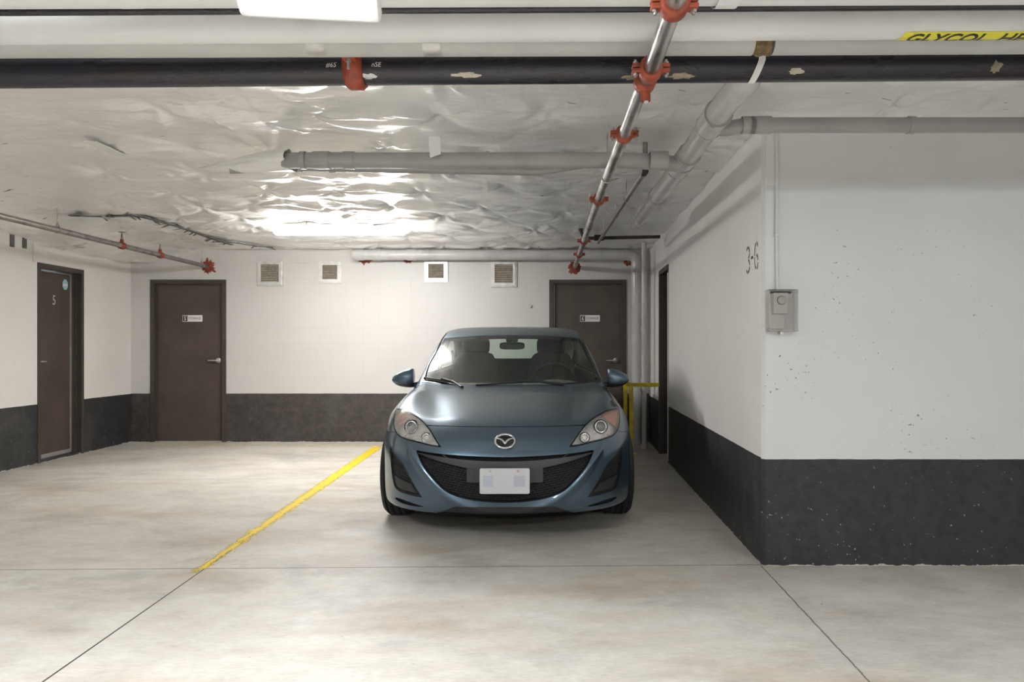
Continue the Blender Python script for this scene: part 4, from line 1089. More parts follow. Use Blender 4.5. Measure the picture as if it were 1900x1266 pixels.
def surfnet(f, xs, ys, zs):
    """surface net of f<0 on a rectilinear grid, vertices slid onto the surface"""
    X, Y, Z = np.meshgrid(xs, ys, zs, indexing='ij')
    G = f(X, Y, Z); Pn = np.stack([X, Y, Z], -1); inside = G < 0
    nx, ny, nz = G.shape
    acc = np.zeros((nx-1, ny-1, nz-1, 3)); cnt = np.zeros((nx-1, ny-1, nz-1))
    quads = []
    dirs = ((0, 1, 2), (1, 2, 0), (2, 0, 1)); edges = []
    for ax, b, c in dirs:
        sl0 = [slice(None)]*3; sl1 = [slice(None)]*3; sl0[ax] = slice(0, -1); sl1[ax] = slice(1, None)
        A, B = G[tuple(sl0)], G[tuple(sl1)]
        I = np.argwhere((A < 0) != (B < 0)); a = A[tuple(I.T)]; bb = B[tuple(I.T)]
        J = I.copy(); J[:, ax] += 1
        t = (a/(a-bb))[:, None]; q = Pn[tuple(I.T)]*(1-t) + Pn[tuple(J.T)]*t
        edges.append((I, a < 0, ax, b, c))
        for ob in (0, -1):
            for oc in (0, -1):
                K = I.copy(); K[:, b] += ob; K[:, c] += oc
                ok = (K >= 0).all(1) & (K[:, 0] < nx-1) & (K[:, 1] < ny-1) & (K[:, 2] < nz-1)
                np.add.at(acc, tuple(K[ok].T), q[ok]); np.add.at(cnt, tuple(K[ok].T), 1)
    m = cnt > 0; idx = -np.ones(cnt.shape, int); idx[m] = np.arange(m.sum())
    V = acc[m]/cnt[m][:, None]
    for I, neg, ax, b, c in edges:
        ks = []
        ok = np.ones(len(I), bool)
        for ob, oc in ((0,0),(-1,0),(-1,-1),(0,-1)):
            K = I.copy(); K[:, b] += ob; K[:, c] += oc
            g = (K >= 0).all(1) & (K[:, 0] < nx-1) & (K[:, 1] < ny-1) & (K[:, 2] < nz-1); ok &= g
            K = np.clip(K, 0, [nx-2, ny-2, nz-2]); ks.append(idx[tuple(K.T)])
        Q = np.stack(ks, 1)[ok]; ng = neg[ok]; Q[~ng] = Q[~ng][:, ::-1]; quads.append(Q)
    F = np.concatenate(quads)
    e = 1e-3
    for _ in range(3):
        v = f(V[:,0], V[:,1], V[:,2])
        g = np.stack([(f(V[:,0]+e, V[:,1], V[:,2])-f(V[:,0]-e, V[:,1], V[:,2])), (f(V[:,0], V[:,1]+e, V[:,2])-f(V[:,0], V[:,1]-e, V[:,2])), (f(V[:,0], V[:,1], V[:,2]+e)-f(V[:,0], V[:,1], V[:,2]-e))], 1)/(2*e)
        st = (v/np.maximum((g*g).sum(1), .05))[:, None]*g
        l = np.linalg.norm(st, axis=1, keepdims=True); st *= np.minimum(1, .006/np.maximum(l, 1e-9)); V = V - st
    T = np.concatenate([F[:, [0,1,2]], F[:, [0,2,3]]])
    return V, T

def polyd(px, pz, poly, n=3):
    """signed distance to a closed polygon (<0 inside)"""
    Q = np.array(poly, float); d2 = np.full(px.shape, 1e9); ins = np.zeros(px.shape, bool)
    for i in range(len(Q)):
        a, b = Q[i], Q[(i+1) % len(Q)]; e = b-a; wx, wz = px-a[0], pz-a[1]
        t = np.clip((wx*e[0]+wz*e[1])/max(e@e, 1e-12), 0, 1)
        d2 = np.minimum(d2, (wx-e[0]*t)**2 + (wz-e[1]*t)**2)
        c = (a[1] > pz) != (b[1] > pz)
        if abs(b[1]-a[1]) > 1e-12: ins ^= c & (px < (b[0]-a[0])*(pz-a[1])/(b[1]-a[1]) + a[0])
    d = np.sqrt(d2); return np.where(ins, -d, d)
def roundpoly(pts, k=6, sharp=()):
    """closed Catmull-Rom through the points, sharp indices stay corners"""
    n = len(pts); out = []
    for i in range(n):
        p0, p1, p2, p3 = [np.array(pts[(i+j) % n], float) for j in (-1, 0, 1, 2)]
        m1 = (p2-p0)/2 if i not in sharp else (p2-p1); m2 = (p3-p1)/2 if (i+1) % n not in sharp else (p2-p1)
        for q in range(k):
            t = q/k; out.append(tuple((2*t**3-3*t**2+1)*p1 + (t**3-2*t**2+t)*m1 + (-2*t**3+3*t**2)*p2 + (t**3-t**2)*m2))
    return out

M['paint'], nt, b = newmat('blue_grey_metallic_paint')
co = objco(nt); fl = noise(nt, co, 900, 2)
dust = noise(nt, mapped(nt, co, (1, 1, 1)), 5, 6, .7, .6)
b.inputs['Base Color'].default_value = (.06,.125,.17,1)
L(nt, ramp(nt, fl, [(.3, (.080,.130,.178)), (.7, (.112,.172,.230))]), b.inputs['Base Color'])
b.inputs['Metallic'].default_value = .75
L(nt, math_(nt, 'MULTIPLY_ADD', dust, .16, .27), b.inputs['Roughness'])
b.inputs['Coat Weight'].default_value = .9
L(nt, math_(nt, 'MULTIPLY_ADD', dust, .10, .0), b.inputs['Coat Roughness'])
M['glass'] = glassy('car_glass', (.80,.88,.825), .01, .01)
M['wsglass'] = glassy('dusty_windscreen_glass', (.80,.88,.825), .015, .13, haze=.02)
M['lens'] = glassy('clear_lamp_lens', (.93,.93,.92), .03, .03, haze=.10)
M['hazylens'] = glassy('hazed_lamp_lens', (.92,.91,.89), .04, .12, haze=.34)
M['plast'] = simple('black_grained_plastic', (.022,.022,.025), .5, var=.2, vscale=40, bmp=.2, bscale=300)
M['barpl'] = simple('dark_grey_bumper_plastic', (.036,.035,.039), .42, var=.12, vscale=20, bmp=.1, bscale=300)
M['gloss'] = simple('gloss_black', (.012,.012,.014), .12, var=.1)
M['tyre'] = simple('tyre_rubber', (.016,.016,.017), .7, var=.3, vscale=20, bmp=.2, bscale=120)
M['rim'] = simple('silver_wheel_paint', (.42,.43,.44), .35, .8, var=.1)
M['chrome'] = simple('chrome', (.78,.79,.80), .12, 1.0, var=.03)
M['refl'] = simple('lamp_reflector', (.86,.85,.84), .3, .35, var=.15, vscale=30, bmp=.7, bscale=45)
M['amber'] = simple('amber_reflector', (.62,.27,.16), .3, .4, var=.2, vscale=30, bmp=.5, bscale=60)
M['darkglass'] = simple('projector_glass', (.16,.17,.18), .05, .2, var=.1, coat=1)
M['cloth'] = simple('dark_seat_cloth', (.045,.044,.042), .8, var=.25, vscale=60)
M['trimgrey'] = simple('grey_interior_trim', (.16,.16,.155), .6, var=.1)
M['headliner'] = simple('pale_headliner', (.34,.345,.33), .8, var=.08)
M['plate'] = simple('licence_plate', (.58,.59,.60), .4, var=.05)
M['plateblue'] = simple('faded_plate_blue', (.47,.49,.57), .4, var=.06, vscale=30)
M['rust'] = simple('orange_validation_patch', (.50,.36,.28), .5, var=.1)
M['belt'] = simple('black_belt', (.01,.01,.01), .6)

car = thing('car', 'dusty blue grey compact car parked nose out beside the yellow bay line', 'car', CO)
car.rotation_euler = (0, 0, CA)
def cmesh(name, V, T, mat, parent=None, flip=False, smooth=True):
    me = bpy.data.meshes.new(name); T = T[:, ::-1] if flip else T
    me.from_pydata(V.tolist(), [], T.tolist()); me.update()
    me.polygons.foreach_set('use_smooth', [smooth]*len(T)); me.materials.append(M[mat])
    o = bpy.data.objects.new(name, me); return link(o, parent or car)
def border(V, T, flag):
    E = {}
    for a, b_, c in T.tolist():
        for i, j in ((a,b_),(b_,c),(c,a)):
            k = (i,j) if i < j else (j,i); E[k] = None if k in E else (i, j)
    return [e for e in E.values() if e is not None and flag[e[0]] and flag[e[1]]]
def lip(V, T, flag, vec, steps=3, curve=None):
    """wall running inward from a cut edge"""
    E = border(V, T, flag); ids = sorted({i for e in E for i in e}); re = {i: n for n, i in enumerate(ids)}; m = len(ids)
    base = V[ids]; rows = [base + np.array(vec)*k/steps for k in range(steps+1)]
    VV = np.concatenate(rows); TT = []
    for k in range(steps):
        for i, j in E:
            a, b_ = re[i]+k*m, re[j]+k*m; c, d_ = b_+m, a+m; TT += [(b_, a, d_), (b_, d_, c)]
    return VV, np.array(TT, int)
def surf(x, z, lo=-.1, hi=3.2, f=None):
    x, z = np.atleast_1d(np.asarray(x, float)), np.atleast_1d(np.asarray(z, float))
    f = f or (lambda a, b_, c: bodyF(a, b_, c, False)); S = np.linspace(lo, hi, 700)
    G = f(x[:,None], S[None,:], z[:,None]); i = np.argmax(G < 0, axis=1); i = np.maximum(i, 1)
    r = np.arange(len(x)); g0, g1 = G[r,i-1], G[r,i]; return S[i-1] + (S[i]-S[i-1])*g0/(g0-g1+1e-12)

gx = np.concatenate([-np.arange(0, .935, .011)[::-1], np.arange(.011, .935, .011)])
gs = np.concatenate([np.arange(-.05, .75, .010), np.arange(.75, 2.3, .0145), np.arange(2.3, 4.62, .03)])
gz = np.arange(.13, 1.44, .0105)
V, T = surfnet(bodyF, gx, gs, gz)
def x_(V): return V[:,0]
ax_ = lambda V: np.abs(V[:,0])

HL = roundpoly([(.770,.778),(.684,.777),(.603,.751),(.536,.719),(.477,.672),(.398,.583),(.46,.588),(.532,.599),(.631,.612),(.703,.627),(.744,.660),(.764,.70),(.774,.745)], 5, sharp=(0, 5))
FOG = roundpoly([(.765,.548),(.70,.502),(.641,.457),(.598,.390),(.548,.320),(.513,.270),(.61,.276),(.698,.292),(.728,.335),(.750,.432)], 5, sharp=(0, 5))
SLIT = roundpoly([(.715,.232),(.66,.236),(.58,.225),(.497,.207),(.58,.204),(.68,.212)], 4, sharp=(3,))
gh = [(.560,.556),(.385,.543),(.18,.535),(0,.531)]
gl = [(.560,.556),(.516,.474),(.471,.420),(.419,.368),(.360,.319),(.27,.283),(.148,.262),(0,.254)]
GR = roundpoly([(-a, b_) for a, b_ in gh] + [(a, b_) for a, b_ in gh[:-1][::-1]] + gl[1:] + [(-a, b_) for a, b_ in gl[1:-1][::-1]], 3, sharp=(0, 6))
WSP = roundpoly([(-.607,1.282),(-.30,1.300),(0,1.305),(.30,1.300),(.607,1.282),(.655,1.17),(.700,1.05),(.728,.955),(.722,.918),(.60,.898),(0,.875),(-.60,.898),(-.722,.918),(-.728,.955),(-.700,1.05),(-.655,1.17)], 3, sharp=(0,4))
SWP = roundpoly([(1.78,.965),(2.05,1.16),(2.28,1.272),(2.62,1.315),(3.0,1.300),(3.35,1.235),(3.62,1.12),(3.80,1.005),(3.4,.985),(2.6,.968)], 4, sharp=(0,7))
RWP = roundpoly([(-.50,1.29),(0,1.305),(.50,1.29),(.58,1.06),(0,1.04),(-.58,1.06)], 4, sharp=(0,2,3,5))

# wheel wells
def well(V): return np.maximum(np.minimum(np.hypot(V[:,1]-AX[0], V[:,2]-RW), np.hypot(V[:,1]-AX[1], V[:,2]-RW)) - RA - .004, .594-ax_(V))
(a_, b2) = clip(V, T, well(V)); cmesh('wheel_well', a_[0], a_[1], 'plast'); V, T = b2[0], b2[1]
# underside
(a_, b2) = clip(V, T, np.maximum(V[:,2]-.172, .0)*1.0 + (V[:,2]-.172)*(V[:,2] < .172) ); cmesh('underbody', a_[0], a_[1], 'plast'); V, T = b2[0], b2[1]
xs__ = lambda V: 1.185 + .52*ax_(V)**2.0
# windscreen
d = np.maximum.reduce([polyd(V[:,0], V[:,2], WSP), V[:,1]-2.5, xs__(V)-V[:,1]])
(a_, b2) = clip(V, T, d + .0015)
Vw, Tw = a_[0], a_[1]; dd2 = polyd(Vw[:,0], Vw[:,2], WSP) + .030
(g_, fr2) = clip(Vw, Tw, dd2)
cmesh('windscreen', g_[0], g_[1], 'wsglass'); o = cmesh('windscreen_border', fr2[0], fr2[1], 'gloss'); o['label'] = 'black border of the windscreen'
V, T = b2[0], b2[1]; d = np.maximum.reduce([polyd(V[:,0], V[:,2], WSP), V[:,1]-2.5, xs__(V)-V[:,1]]); V, T, _ = clip(V, T, d-.0015)[1]
# side windows
def side_clip(sgn, V, T):
    d = np.maximum(polyd(V[:,1], V[:,2], SWP), .45 - sgn*V[:,0])
    (a_, b2) = clip(V, T, d); Vw, Tw = a_[0], a_[1]
    pil = np.abs(Vw[:,1]-2.68) - .045
    (p_, g_) = clip(Vw, Tw, pil); rim = polyd(g_[0][:,1], g_[0][:,2], SWP) + .014
    (gg, fr3) = clip(g_[0], g_[1], rim)
    cmesh('side_window', gg[0], gg[1], 'glass'); cmesh('window_seal', fr3[0], fr3[1], 'plast'); cmesh('door_pillar', p_[0], p_[1], 'gloss')
    return b2[0], b2[1]
V, T = side_clip(1, V, T); V, T = side_clip(-1, V, T)
d = np.maximum(polyd(V[:,0], V[:,2], RWP), 3.2-V[:,1]); (a_, b2) = clip(V, T, d); cmesh('rear_window', a_[0], a_[1], 'glass'); V, T = b2[0], b2[1]
# headlamps
for sgn, tg in ((1, ''), (-1, '')):
    d = np.maximum(np.maximum(polyd(sgn*V[:,0], V[:,2], HL), V[:,1]-1.0), -sgn*V[:,0])
    (a_, b2) = clip(V, T, d + .001)
    Vh, Th, fh = a_
    hl = cmesh('headlamp', Vh + np.array((0, .065, .0)), Th, 'refl')
    hl['label'] = 'hazy headlamp' if sgn < 0 else 'clear headlamp'
    (sl_, gl_) = clip(Vh, Th, -(polyd(sgn*Vh[:,0], Vh[:,2], HL) + .006)); cmesh('lamp_seal', sl_[0], sl_[1], 'gloss', hl)
    cmesh('lamp_lens', gl_[0], gl_[1], 'hazylens' if sgn < 0 else 'lens', hl)
    lv, lt = lip(Vh, Th, fh, (0, .067, 0)); cmesh('lamp_bezel', lv, lt, 'barpl', hl, flip=False)
    # amber indicator panel on the outer top
    da = .055 - .75*(sgn*Vh[:,0]-.66) - (Vh[:,2]-.66)*.9
    (am, _r) = clip(Vh + np.array((0, .035, 0)), Th, da); o = cmesh('turn_signal', am[0], am[1], 'amber', hl); o['label'] = 'pinkish amber turn signal'
    def lamp(cx, cz, r, ro, mname):
        s0 = float(surf(cx*sgn, cz)[0]); nrm = Vector((sgn*.18, -1, .12)).normalized(); c = Vector((cx*sgn, s0+.026, cz))
        mb = MB(); mb.lathe([(r*1.0,-.002),(r*1.12,.010),(ro,.016),(ro*1.05,.010),(ro*1.05,-.02)], c, nrm, 32)
        MB().lathe([(ro*1.22,-.012),(ro*1.2,.012),(ro*1.07,.014)], c, nrm, 32).build('lamp_surround', M['barpl'], hl)
        MB().lathe([(r*1.02,.001),(r*.80,.004),(r*.78,-.01)], c, nrm, 32).build('lamp_inner_ring', M['plast'], hl)
        mb.build('lamp_ring', M['chrome'], hl)
        prof = [(r*math.cos(t), r*.55*math.sin(t)) for t in np.linspace(0, math.pi/2, 8)]
        MB().lathe(prof, c, nrm, 28).build('lamp_bulb_lens', M[mname], hl)
    lamp(.614, .684, .027, .039, 'darkglass'); lamp(.500, .628, .017, .028, 'refl')
    V, T = b2[0], b2[1]
    d = np.maximum(np.maximum(polyd(sgn*V[:,0], V[:,2], HL), V[:,1]-1.0), -sgn*V[:,0]); V, T, _ = clip(V, T, d-.0018)[1]
# intake
d = np.maximum(polyd(V[:,0], V[:,2], GR), V[:,1]-.6)
(a_, b2) = clip(V, T, d); Vg, Tg, fg = a_; V, T = b2[0], b2[1]
gr = cmesh('grille', Vg + np.array((0, .075, 0)), Tg, 'darkhole'); gr['label'] = 'wide smiling front intake grille'
lv, lt = lip(Vg, Tg, fg, (0, .03, 0)); cmesh('intake_lip', lv, lt, 'paint', gr)
lv, lt = lip(Vg + np.array((0, .03, 0)), Tg, fg, (0, .05, 0)); cmesh('intake_duct', lv, lt, 'plast', gr)
zt_ = lambda x: (.502 + .033*(np.abs(x)/.5)**2); zb_ = lambda x: .436 + .085*(np.abs(x)/.5)**1.6
ax1 = ax_(Vg); d = np.maximum(Vg[:,2]-zt_(ax1), zb_(ax1)-Vg[:,2])
(c_, r_) = clip(Vg, Tg, d); o = cmesh('bumper_bar', c_[0] + np.array((0, .022, 0)), c_[1], 'barpl', gr); o['label'] = 'dark grey plastic crossbar'
lv, lt = lip(c_[0] + np.array((0,.022,0)), c_[1], c_[2], (0, .035, 0)); cmesh('bar_edge', lv, lt, 'barpl', gr)
# lower smooth centre panel behind the plate
d = np.maximum(Vg[:,2]-zb_(ax1), .372 - Vg[:,2]); d = np.maximum(d, ax1 - .235)
(c_, r_) = clip(Vg, Tg, d); cmesh('plate_mount', c_[0] + np.array((0, .030, 0)), c_[1], 'barpl', gr)
# mesh bars
mb = MB()
xs_ = np.linspace(-.56, .56, 150)
def run(mb, pts, off, r):
    pts = np.array(pts); ins = polyd(pts[:,0], pts[:,1], GR) < -.004; ins &= pts[:,1] < zb_(pts[:,0]) + .006
    s0 = surf(pts[:,0], pts[:,1], -.1, .6); cur = []
    for (x, z), k, s1 in zip(pts, ins, s0):
        if k: cur.append((x, s1+off, z))
        else:
            if len(cur) > 2: mb.tube(cur, r, 4)
            cur = []
    if len(cur) > 2: mb.tube(cur, r, 4)
for k in range(17):
    z0 = .264 + .0145*k; run(mb, [(x, z0 + .075*(abs(x)/.5)**1.7 + .0016*math.sin(abs(x)*140 + k*3.1)) for x in xs_], .046, .0024)
mb.build('grille_mesh', M['plast'], gr)
mb = MB()
for k in range(52):
    x0 = -.62 + .0243*k
    zz = np.linspace(.26, .55, 40); run(mb, [(x0 + (.45 if x0 < 0 else -.45)*(z-.26) , z) for z in zz], .050, .0019)
mb.build('grille_uprights', M['plast'], gr)
# upper vent dividers
for s in (-1, 1):
    x = .375*s; s0 = float(surf(x, .52)[0]); mb = MB(); mb.tube([(x*1.03, s0+.030, .541), (x*.985, s0+.026, .525), (x*.93, s0+.022, .512)], .006, 6); mb.build('vent_divider', M['barpl'], gr)
# fog pockets and lower slits
for sgn in (1, -1):
    d = np.maximum(np.maximum(polyd(sgn*V[:,0], V[:,2], FOG), V[:,1]-.7), -sgn*V[:,0])
    (a_, b2) = clip(V, T, d); Vf, Tf, ff = a_; V, T = b2[0], b2[1]
    fp = cmesh('fog_lamp_pocket', Vf + np.array((0, .028, 0)), Tf, 'plast')
    lv, lt = lip(Vf, Tf, ff, (0, .030, 0)); cmesh('pocket_edge', lv, lt, 'gloss', fp)
    d = polyd(sgn*Vf[:,0], Vf[:,2], FOG) + .012; (i_, o_) = clip(Vf, Tf, d); cmesh('pocket_frame', o_[0] + np.array((0,.010,0)), o_[1], 'plast', fp)
    # blank lamp cover at the foot, ribbed screen above
    d = np.maximum(polyd(sgn*Vf[:,0], Vf[:,2], FOG) + .018, Vf[:,2] - (.335 + .25*(sgn*Vf[:,0]-.55)))
    (i_, o_) = clip(Vf, Tf, d); o = cmesh('lamp_blank', i_[0] + np.array((0,.006,0)), i_[1], 'barpl', fp); o['label'] = 'smooth dark blanking cover'
    mb = MB()
    for k in range(12):
        z = .352 + .0145*k; xx = np.linspace(.50, .79, 40); pts = np.array([(x, z + .25*(x-.62)) for x in xx])
        ins = polyd(pts[:,0], pts[:,1], FOG) < -.014; pts = pts[ins]
        if len(pts) > 3:
            s0 = surf(pts[:,0]*sgn, pts[:,1], -.1, .8); mb.tube([(sgn*p[0], q+.020, p[1]) for p, q in zip(pts, s0)], .0032, 4)
    mb.build('pocket_ribs', M['plast'], fp)
    d = np.maximum(np.maximum(polyd(sgn*V[:,0], V[:,2], SLIT), V[:,1]-.7), -sgn*V[:,0])
    (a_, b2) = clip(V, T, d); Vf, Tf, ff = a_; V, T = b2[0], b2[1]
    ls = cmesh('lower_slot', Vf + np.array((0, .030, 0)), Tf, 'plast'); lv, lt = lip(Vf, Tf, ff, (0, .032, 0)); cmesh('slot_edge', lv, lt, 'plast', ls)
# black valance under the chin
d = np.maximum(V[:,2] - (.228 - .0*ax_(V)) + np.clip(ax_(V)-.30, 0, 1)*.45, V[:,1]-.3)
(a_, b2) = clip(V, T, d); o = cmesh('chin_valance', a_[0] + np.array((0,.012,0)), a_[1], 'plast'); V, T = b2[0], b2[1]
# cowl: black area between bonnet and windscreen
dc = np.maximum(np.maximum(xs__(V)-V[:,1], V[:,1]-2.0), ax_(V)-.705); dc = np.maximum(dc, np.maximum(polyd(V[:,0], V[:,2], [(-.74,.80),(.74,.80),(.74,.93),(-.74,.93)]), -9))
dc = np.maximum(dc, V[:,2]-.926)
(a_, b2) = clip(V, T, dc); cmesh('cowl_panel', a_[0], a_[1], 'plast'); V, T = b2[0], b2[1]
# bonnet
def hood(V): 
    a = ax_(V); xe = .742 - .03*np.clip((V[:,1]-.8)/.5, 0, 1)
    return np.maximum.reduce([.700-V[:,2], a-xe, V[:,1]-xs__(V), -(V[:,2]-.6)])
(a_, b2) = clip(V, T, hood(V)+.0016); o = cmesh('bonnet', a_[0], a_[1], 'paint'); V, T = b2[0], b2[1]
V, T, _ = clip(V, T, hood(V)-.0016)[1]
# bumper skin
fz = cub([0,.47,.70,.78,.90,1.0], [.70,.70,.66,.632,.630,.63])
def bum(V): return np.maximum(V[:,2]-fz(ax_(V)), V[:,1]-.86)
(a_, b2) = clip(V, T, bum(V)+.0011); cmesh('front_bumper', a_[0], a_[1], 'paint'); V, T = b2[0], b2[1]
V, T, _ = clip(V, T, bum(V)-.0011)[1]
# doors
for sgn in (1, -1):
    for s0, s1 in ((1.52, 2.62), (2.63, 3.42)):
        def dr(V):
            back = s1 if s1 < 3 else s1 - .0
            return np.maximum.reduce([.30-V[:,2], V[:,2]-.955, s0 + .0*V[:,2] - V[:,1], V[:,1]-back, .55-sgn*V[:,0], (AX[1]-V[:,1])*0 + (.405 - np.hypot(V[:,1]-AX[1], V[:,2]-RW))])
        (a_, b2) = clip(V, T, dr(V)+.0015); dp = cmesh('door', a_[0], a_[1], 'paint'); V, T = b2[0], b2[1]; V, T, _ = clip(V, T, dr(V)-.0015)[1]
        yh = s1-.20; mb = MB(); xw = .868*sgn
        mb.tube([(xw, yh-.10, .80), (xw+.022*sgn, yh-.06, .803), (xw+.022*sgn, yh+.06, .805), (xw, yh+.10, .806)], .012, 10); mb.build('door_handle', M['paint'], dp)
cmesh('body_shell', V, T, 'paint')
# dark inner liner so that seams and arches read black; cabin lining
fin = lambda x, s, z: bodyF(x, s, z, False) + .022 + .035*np.clip(1.0-np.abs(0*x), 0, 0)
Vi, Ti = surfnet(lambda x, s, z: np.maximum(fin(x, s, z), np.maximum(.62-z, 1.15-s)), np.arange(-.9, .91, .03), np.arange(.9, 4.6, .04), np.arange(.5, 1.45, .03))
d = np.maximum(polyd(Vi[:,0], Vi[:,2], WSP)+.012, Vi[:,1]-2.5); Vi, Ti, _ = clip(Vi, Ti, d)[1]
d = np.maximum(polyd(Vi[:,1], Vi[:,2], SWP)+.010, .45-ax_(Vi)); d = np.maximum(d, -(np.abs(Vi[:,1]-2.68)-.05)); Vi, Ti, _ = clip(Vi, Ti, d)[1]
d = np.maximum(polyd(Vi[:,0], Vi[:,2], RWP)+.01, 3.2-Vi[:,1]); Vi, Ti, _ = clip(Vi, Ti, d)[1]
# open firewall side
Vi, Ti, _ = clip(Vi, Ti, (1.16-Vi[:,1]))[1] if False else (Vi, Ti, None)
hi_ = Vi[:,2]-.96
(lo_, up_) = clip(Vi, Ti, hi_); cmesh('headliner', up_[0], up_[1], 'headliner', flip=True); cmesh('cabin_trim', lo_[0], lo_[1], 'trimgrey', flip=True)

# ---- bits of the cabin
def blob(c, h, e=.35, rx=0.0, n=20, taper=0.0, M0=None):
    """superellipsoid box"""
    Vb = []; F = []
    R = Matrix.Rotation(rx, 4, 'X'); sg = lambda v, p: math.copysign(abs(v)**p, v)
    for i in range(n+1):
        ph = -math.pi/2 + math.pi*i/n
        for j in range(2*n):
            th = math.pi*j/n
            p = Vector((h[0]*sg(math.cos(ph), e)*sg(math.cos(th), e), h[1]*sg(math.cos(ph), e)*sg(math.sin(th), e), h[2]*sg(math.sin(ph), e)))
            p.x *= 1 - taper*(p.z/h[2]*.5+.5); Vb.append(Vector(c) + R @ p)
    for i in range(n):
        for j in range(2*n): F.append((i*2*n+j, i*2*n+(j+1)%(2*n), (i+1)*2*n+(j+1)%(2*n), (i+1)*2*n+j))
    return Vb, F
def seat(x, s):
    q = MB(); q.add(*blob((x, s, .86), (.255, .075, .30), .42, -.20, taper=.22), True); o = q.build('seat', M['cloth'], car)
    q = MB(); q.add(*blob((x, s-.27, .58), (.255, .27, .085), .45), True); q.build('seat_cushion', M['cloth'], o)
    q = MB(); q.add(*blob((x, s+.085, 1.215), (.135, .052, .082), .5, -.15), True); q.build('headrest', M['cloth'], o)
    q = MB()
    for k in (-.055, .055): q.cyl((x+k, s+.06, 1.10), (x+k, s+.075, 1.17), .007, n=8)
    q.build('headrest_posts', M['chrome'], o)
seat(-.36, 2.42); seat(.36, 2.42)
q = MB(); q.add(*blob((0, 3.42, .84), (.62, .08, .24), .35, -.3), True); o = q.build('rear_seat', M['cloth'], car)
for x in (-.36, .36):
    q = MB(); q.add(*blob((x, 3.53, 1.09), (.12, .05, .05), .5), True); q.build('headrest', M['cloth'], o)
q = MB(); q.box(-.60, .60, 3.52, 4.0, .99, 1.02); q.build('parcel_shelf', M['trimgrey'], car)
# dashboard
Vd = []; Fd = []; nx_ = 25
prof = [(0.0,-.02),(.06,.0),(.20,.012),(.32,.016),(.40,.0),(.43,-.04),(.42,-.20),(.45,-.40)]
for i in range(nx_):
    x = -.67 + 1.34*i/(nx_-1)
    for ds, dz in prof:
        s0 = 1.19 + .50*x*x; hood_ = .028*math.exp(-((x-.36)/.17)**2)*(1 if .1 < ds < .42 else 0)
        Vd.append((x, max(s0 + ds*(1-.45*(abs(x)/.67)**2), s0), .893 + dz + hood_))
m_ = len(prof)
for i in range(nx_-1):
    for j in range(m_-1): Fd.append((i*m_+j, (i+1)*m_+j, (i+1)*m_+j+1, i*m_+j+1))
q = MB(); q.add(Vd, Fd, True); q.build('dashboard', M['trimgrey'], car)
# steering wheel (left seat of the car = right in the picture)
cw = Vector((.36, 1.83, .895)); tl = Matrix.Rotation(math.radians(-65), 4, 'X')
ringp = [cw + tl @ Vector((.185*math.cos(t), .185*math.sin(t), 0)) for t in np.linspace(0, 2*math.pi, 41)[:-1]]
q = MB(); q.tube(ringp, .0145, 10, closed=True); sw = q.build('steering_wheel', M['plast'], car)
q = MB()
for t in (math.radians(5), math.radians(175), math.radians(270)): q.tube([cw, cw + tl @ Vector((.18*math.cos(t), .18*math.sin(t), 0))], [.022, .014], 8)
q.lathe([(0,.03),(.05,.028),(.065,.0),(.05,-.03),(0,-.03)], cw, tl @ Vector((0,0,1)), 20); q.build('wheel_spokes', M['plast'], sw)
# rear view mirror
q = MB(); q.add(*blob((.0, 2.02, 1.215), (.112, .018, .033), .5), True); rm_ = q.build('interior_mirror', M['plast'], car)
q = MB(); q.cyl((0, 2.0, 1.24), (0, 2.03, 1.31), .014, n=12); q.add(*blob((0, 2.03, 1.28), (.055, .03, .04), .6), True); q.build('mirror_stem', M['plast'], rm_)
for s in (-1, 1):
    q = MB(); q.add(*blob((s*.36, 2.13, 1.30), (.17, .010, .022), .4, .8), True); q.build('sun_visor', M['headliner'], car)
    q = MB(); x = .60*s; q.tube([(x, 2.66, 1.17), (x*.93, 2.60, .95), (x*.86, 2.55, .70)], [.012, .022, .022], 4); q.build('seat_belt', M['belt'], car)
# roof panel seams / drip mouldings along the roof edges
for s in (-1, 1):
    pts = []
    for t in np.linspace(0, 1, 24):
        s0 = 1.50 + (3.3-1.50)*t
        # walk along the edge between windscreen side and roof
        z = float(np.interp(s0, [1.50,1.62,1.8,2.0,2.2,2.5,2.9,3.3], [.945,1.015,1.125,1.235,1.315,1.358,1.368,1.345]))
        lo, hi = 0.0, .95
        for _ in range(30):
            md = (lo+hi)/2
            if bodyF(np.array([md]), np.array([s0]), np.array([z]), False)[0] < 0: lo = md
            else: hi = md
        pts.append((s*(lo+.001), s0, z+.0))
    q = MB(); q.tube(pts, .0085, 6); q.build('roof_moulding', M['gloss'], car)

# ---- emblem
ez = .618; es = float(surf(0, ez)[0]); s1, s2 = float(surf(0, ez-.03)[0]), float(surf(0, ez+.03)[0])
vv = Vector((0, s2-s1, .06)).normalized(); nn = Vector((0, -vv.z, vv.y)); ec = Vector((0, es, ez)) + nn*.004
def epnt(a, b_, h): return ec + Vector((a, 0, 0)) + vv*b_ + nn*h
ew, eh = .060, .050
q = MB(); m = 40
q.add([epnt(ew*.95*math.cos(t), eh*.95*math.sin(t), h) for h in (-.006, .001) for t in np.linspace(0, 2*math.pi, m+1)[:-1]],
      [(k, (k+1)%m, m+(k+1)%m, m+k) for k in range(m)] + [tuple(range(m, 2*m))]); em = q.build('emblem', M['gloss'], car); em['label'] = 'chrome oval badge with a winged V on black'
q = MB(); q.tube([epnt(ew*math.cos(t), eh*math.sin(t), .003) for t in np.linspace(0, 2*math.pi, m+1)[:-1]], .0072, 10, closed=True); q.build('emblem_ring', M['chrome'], em)
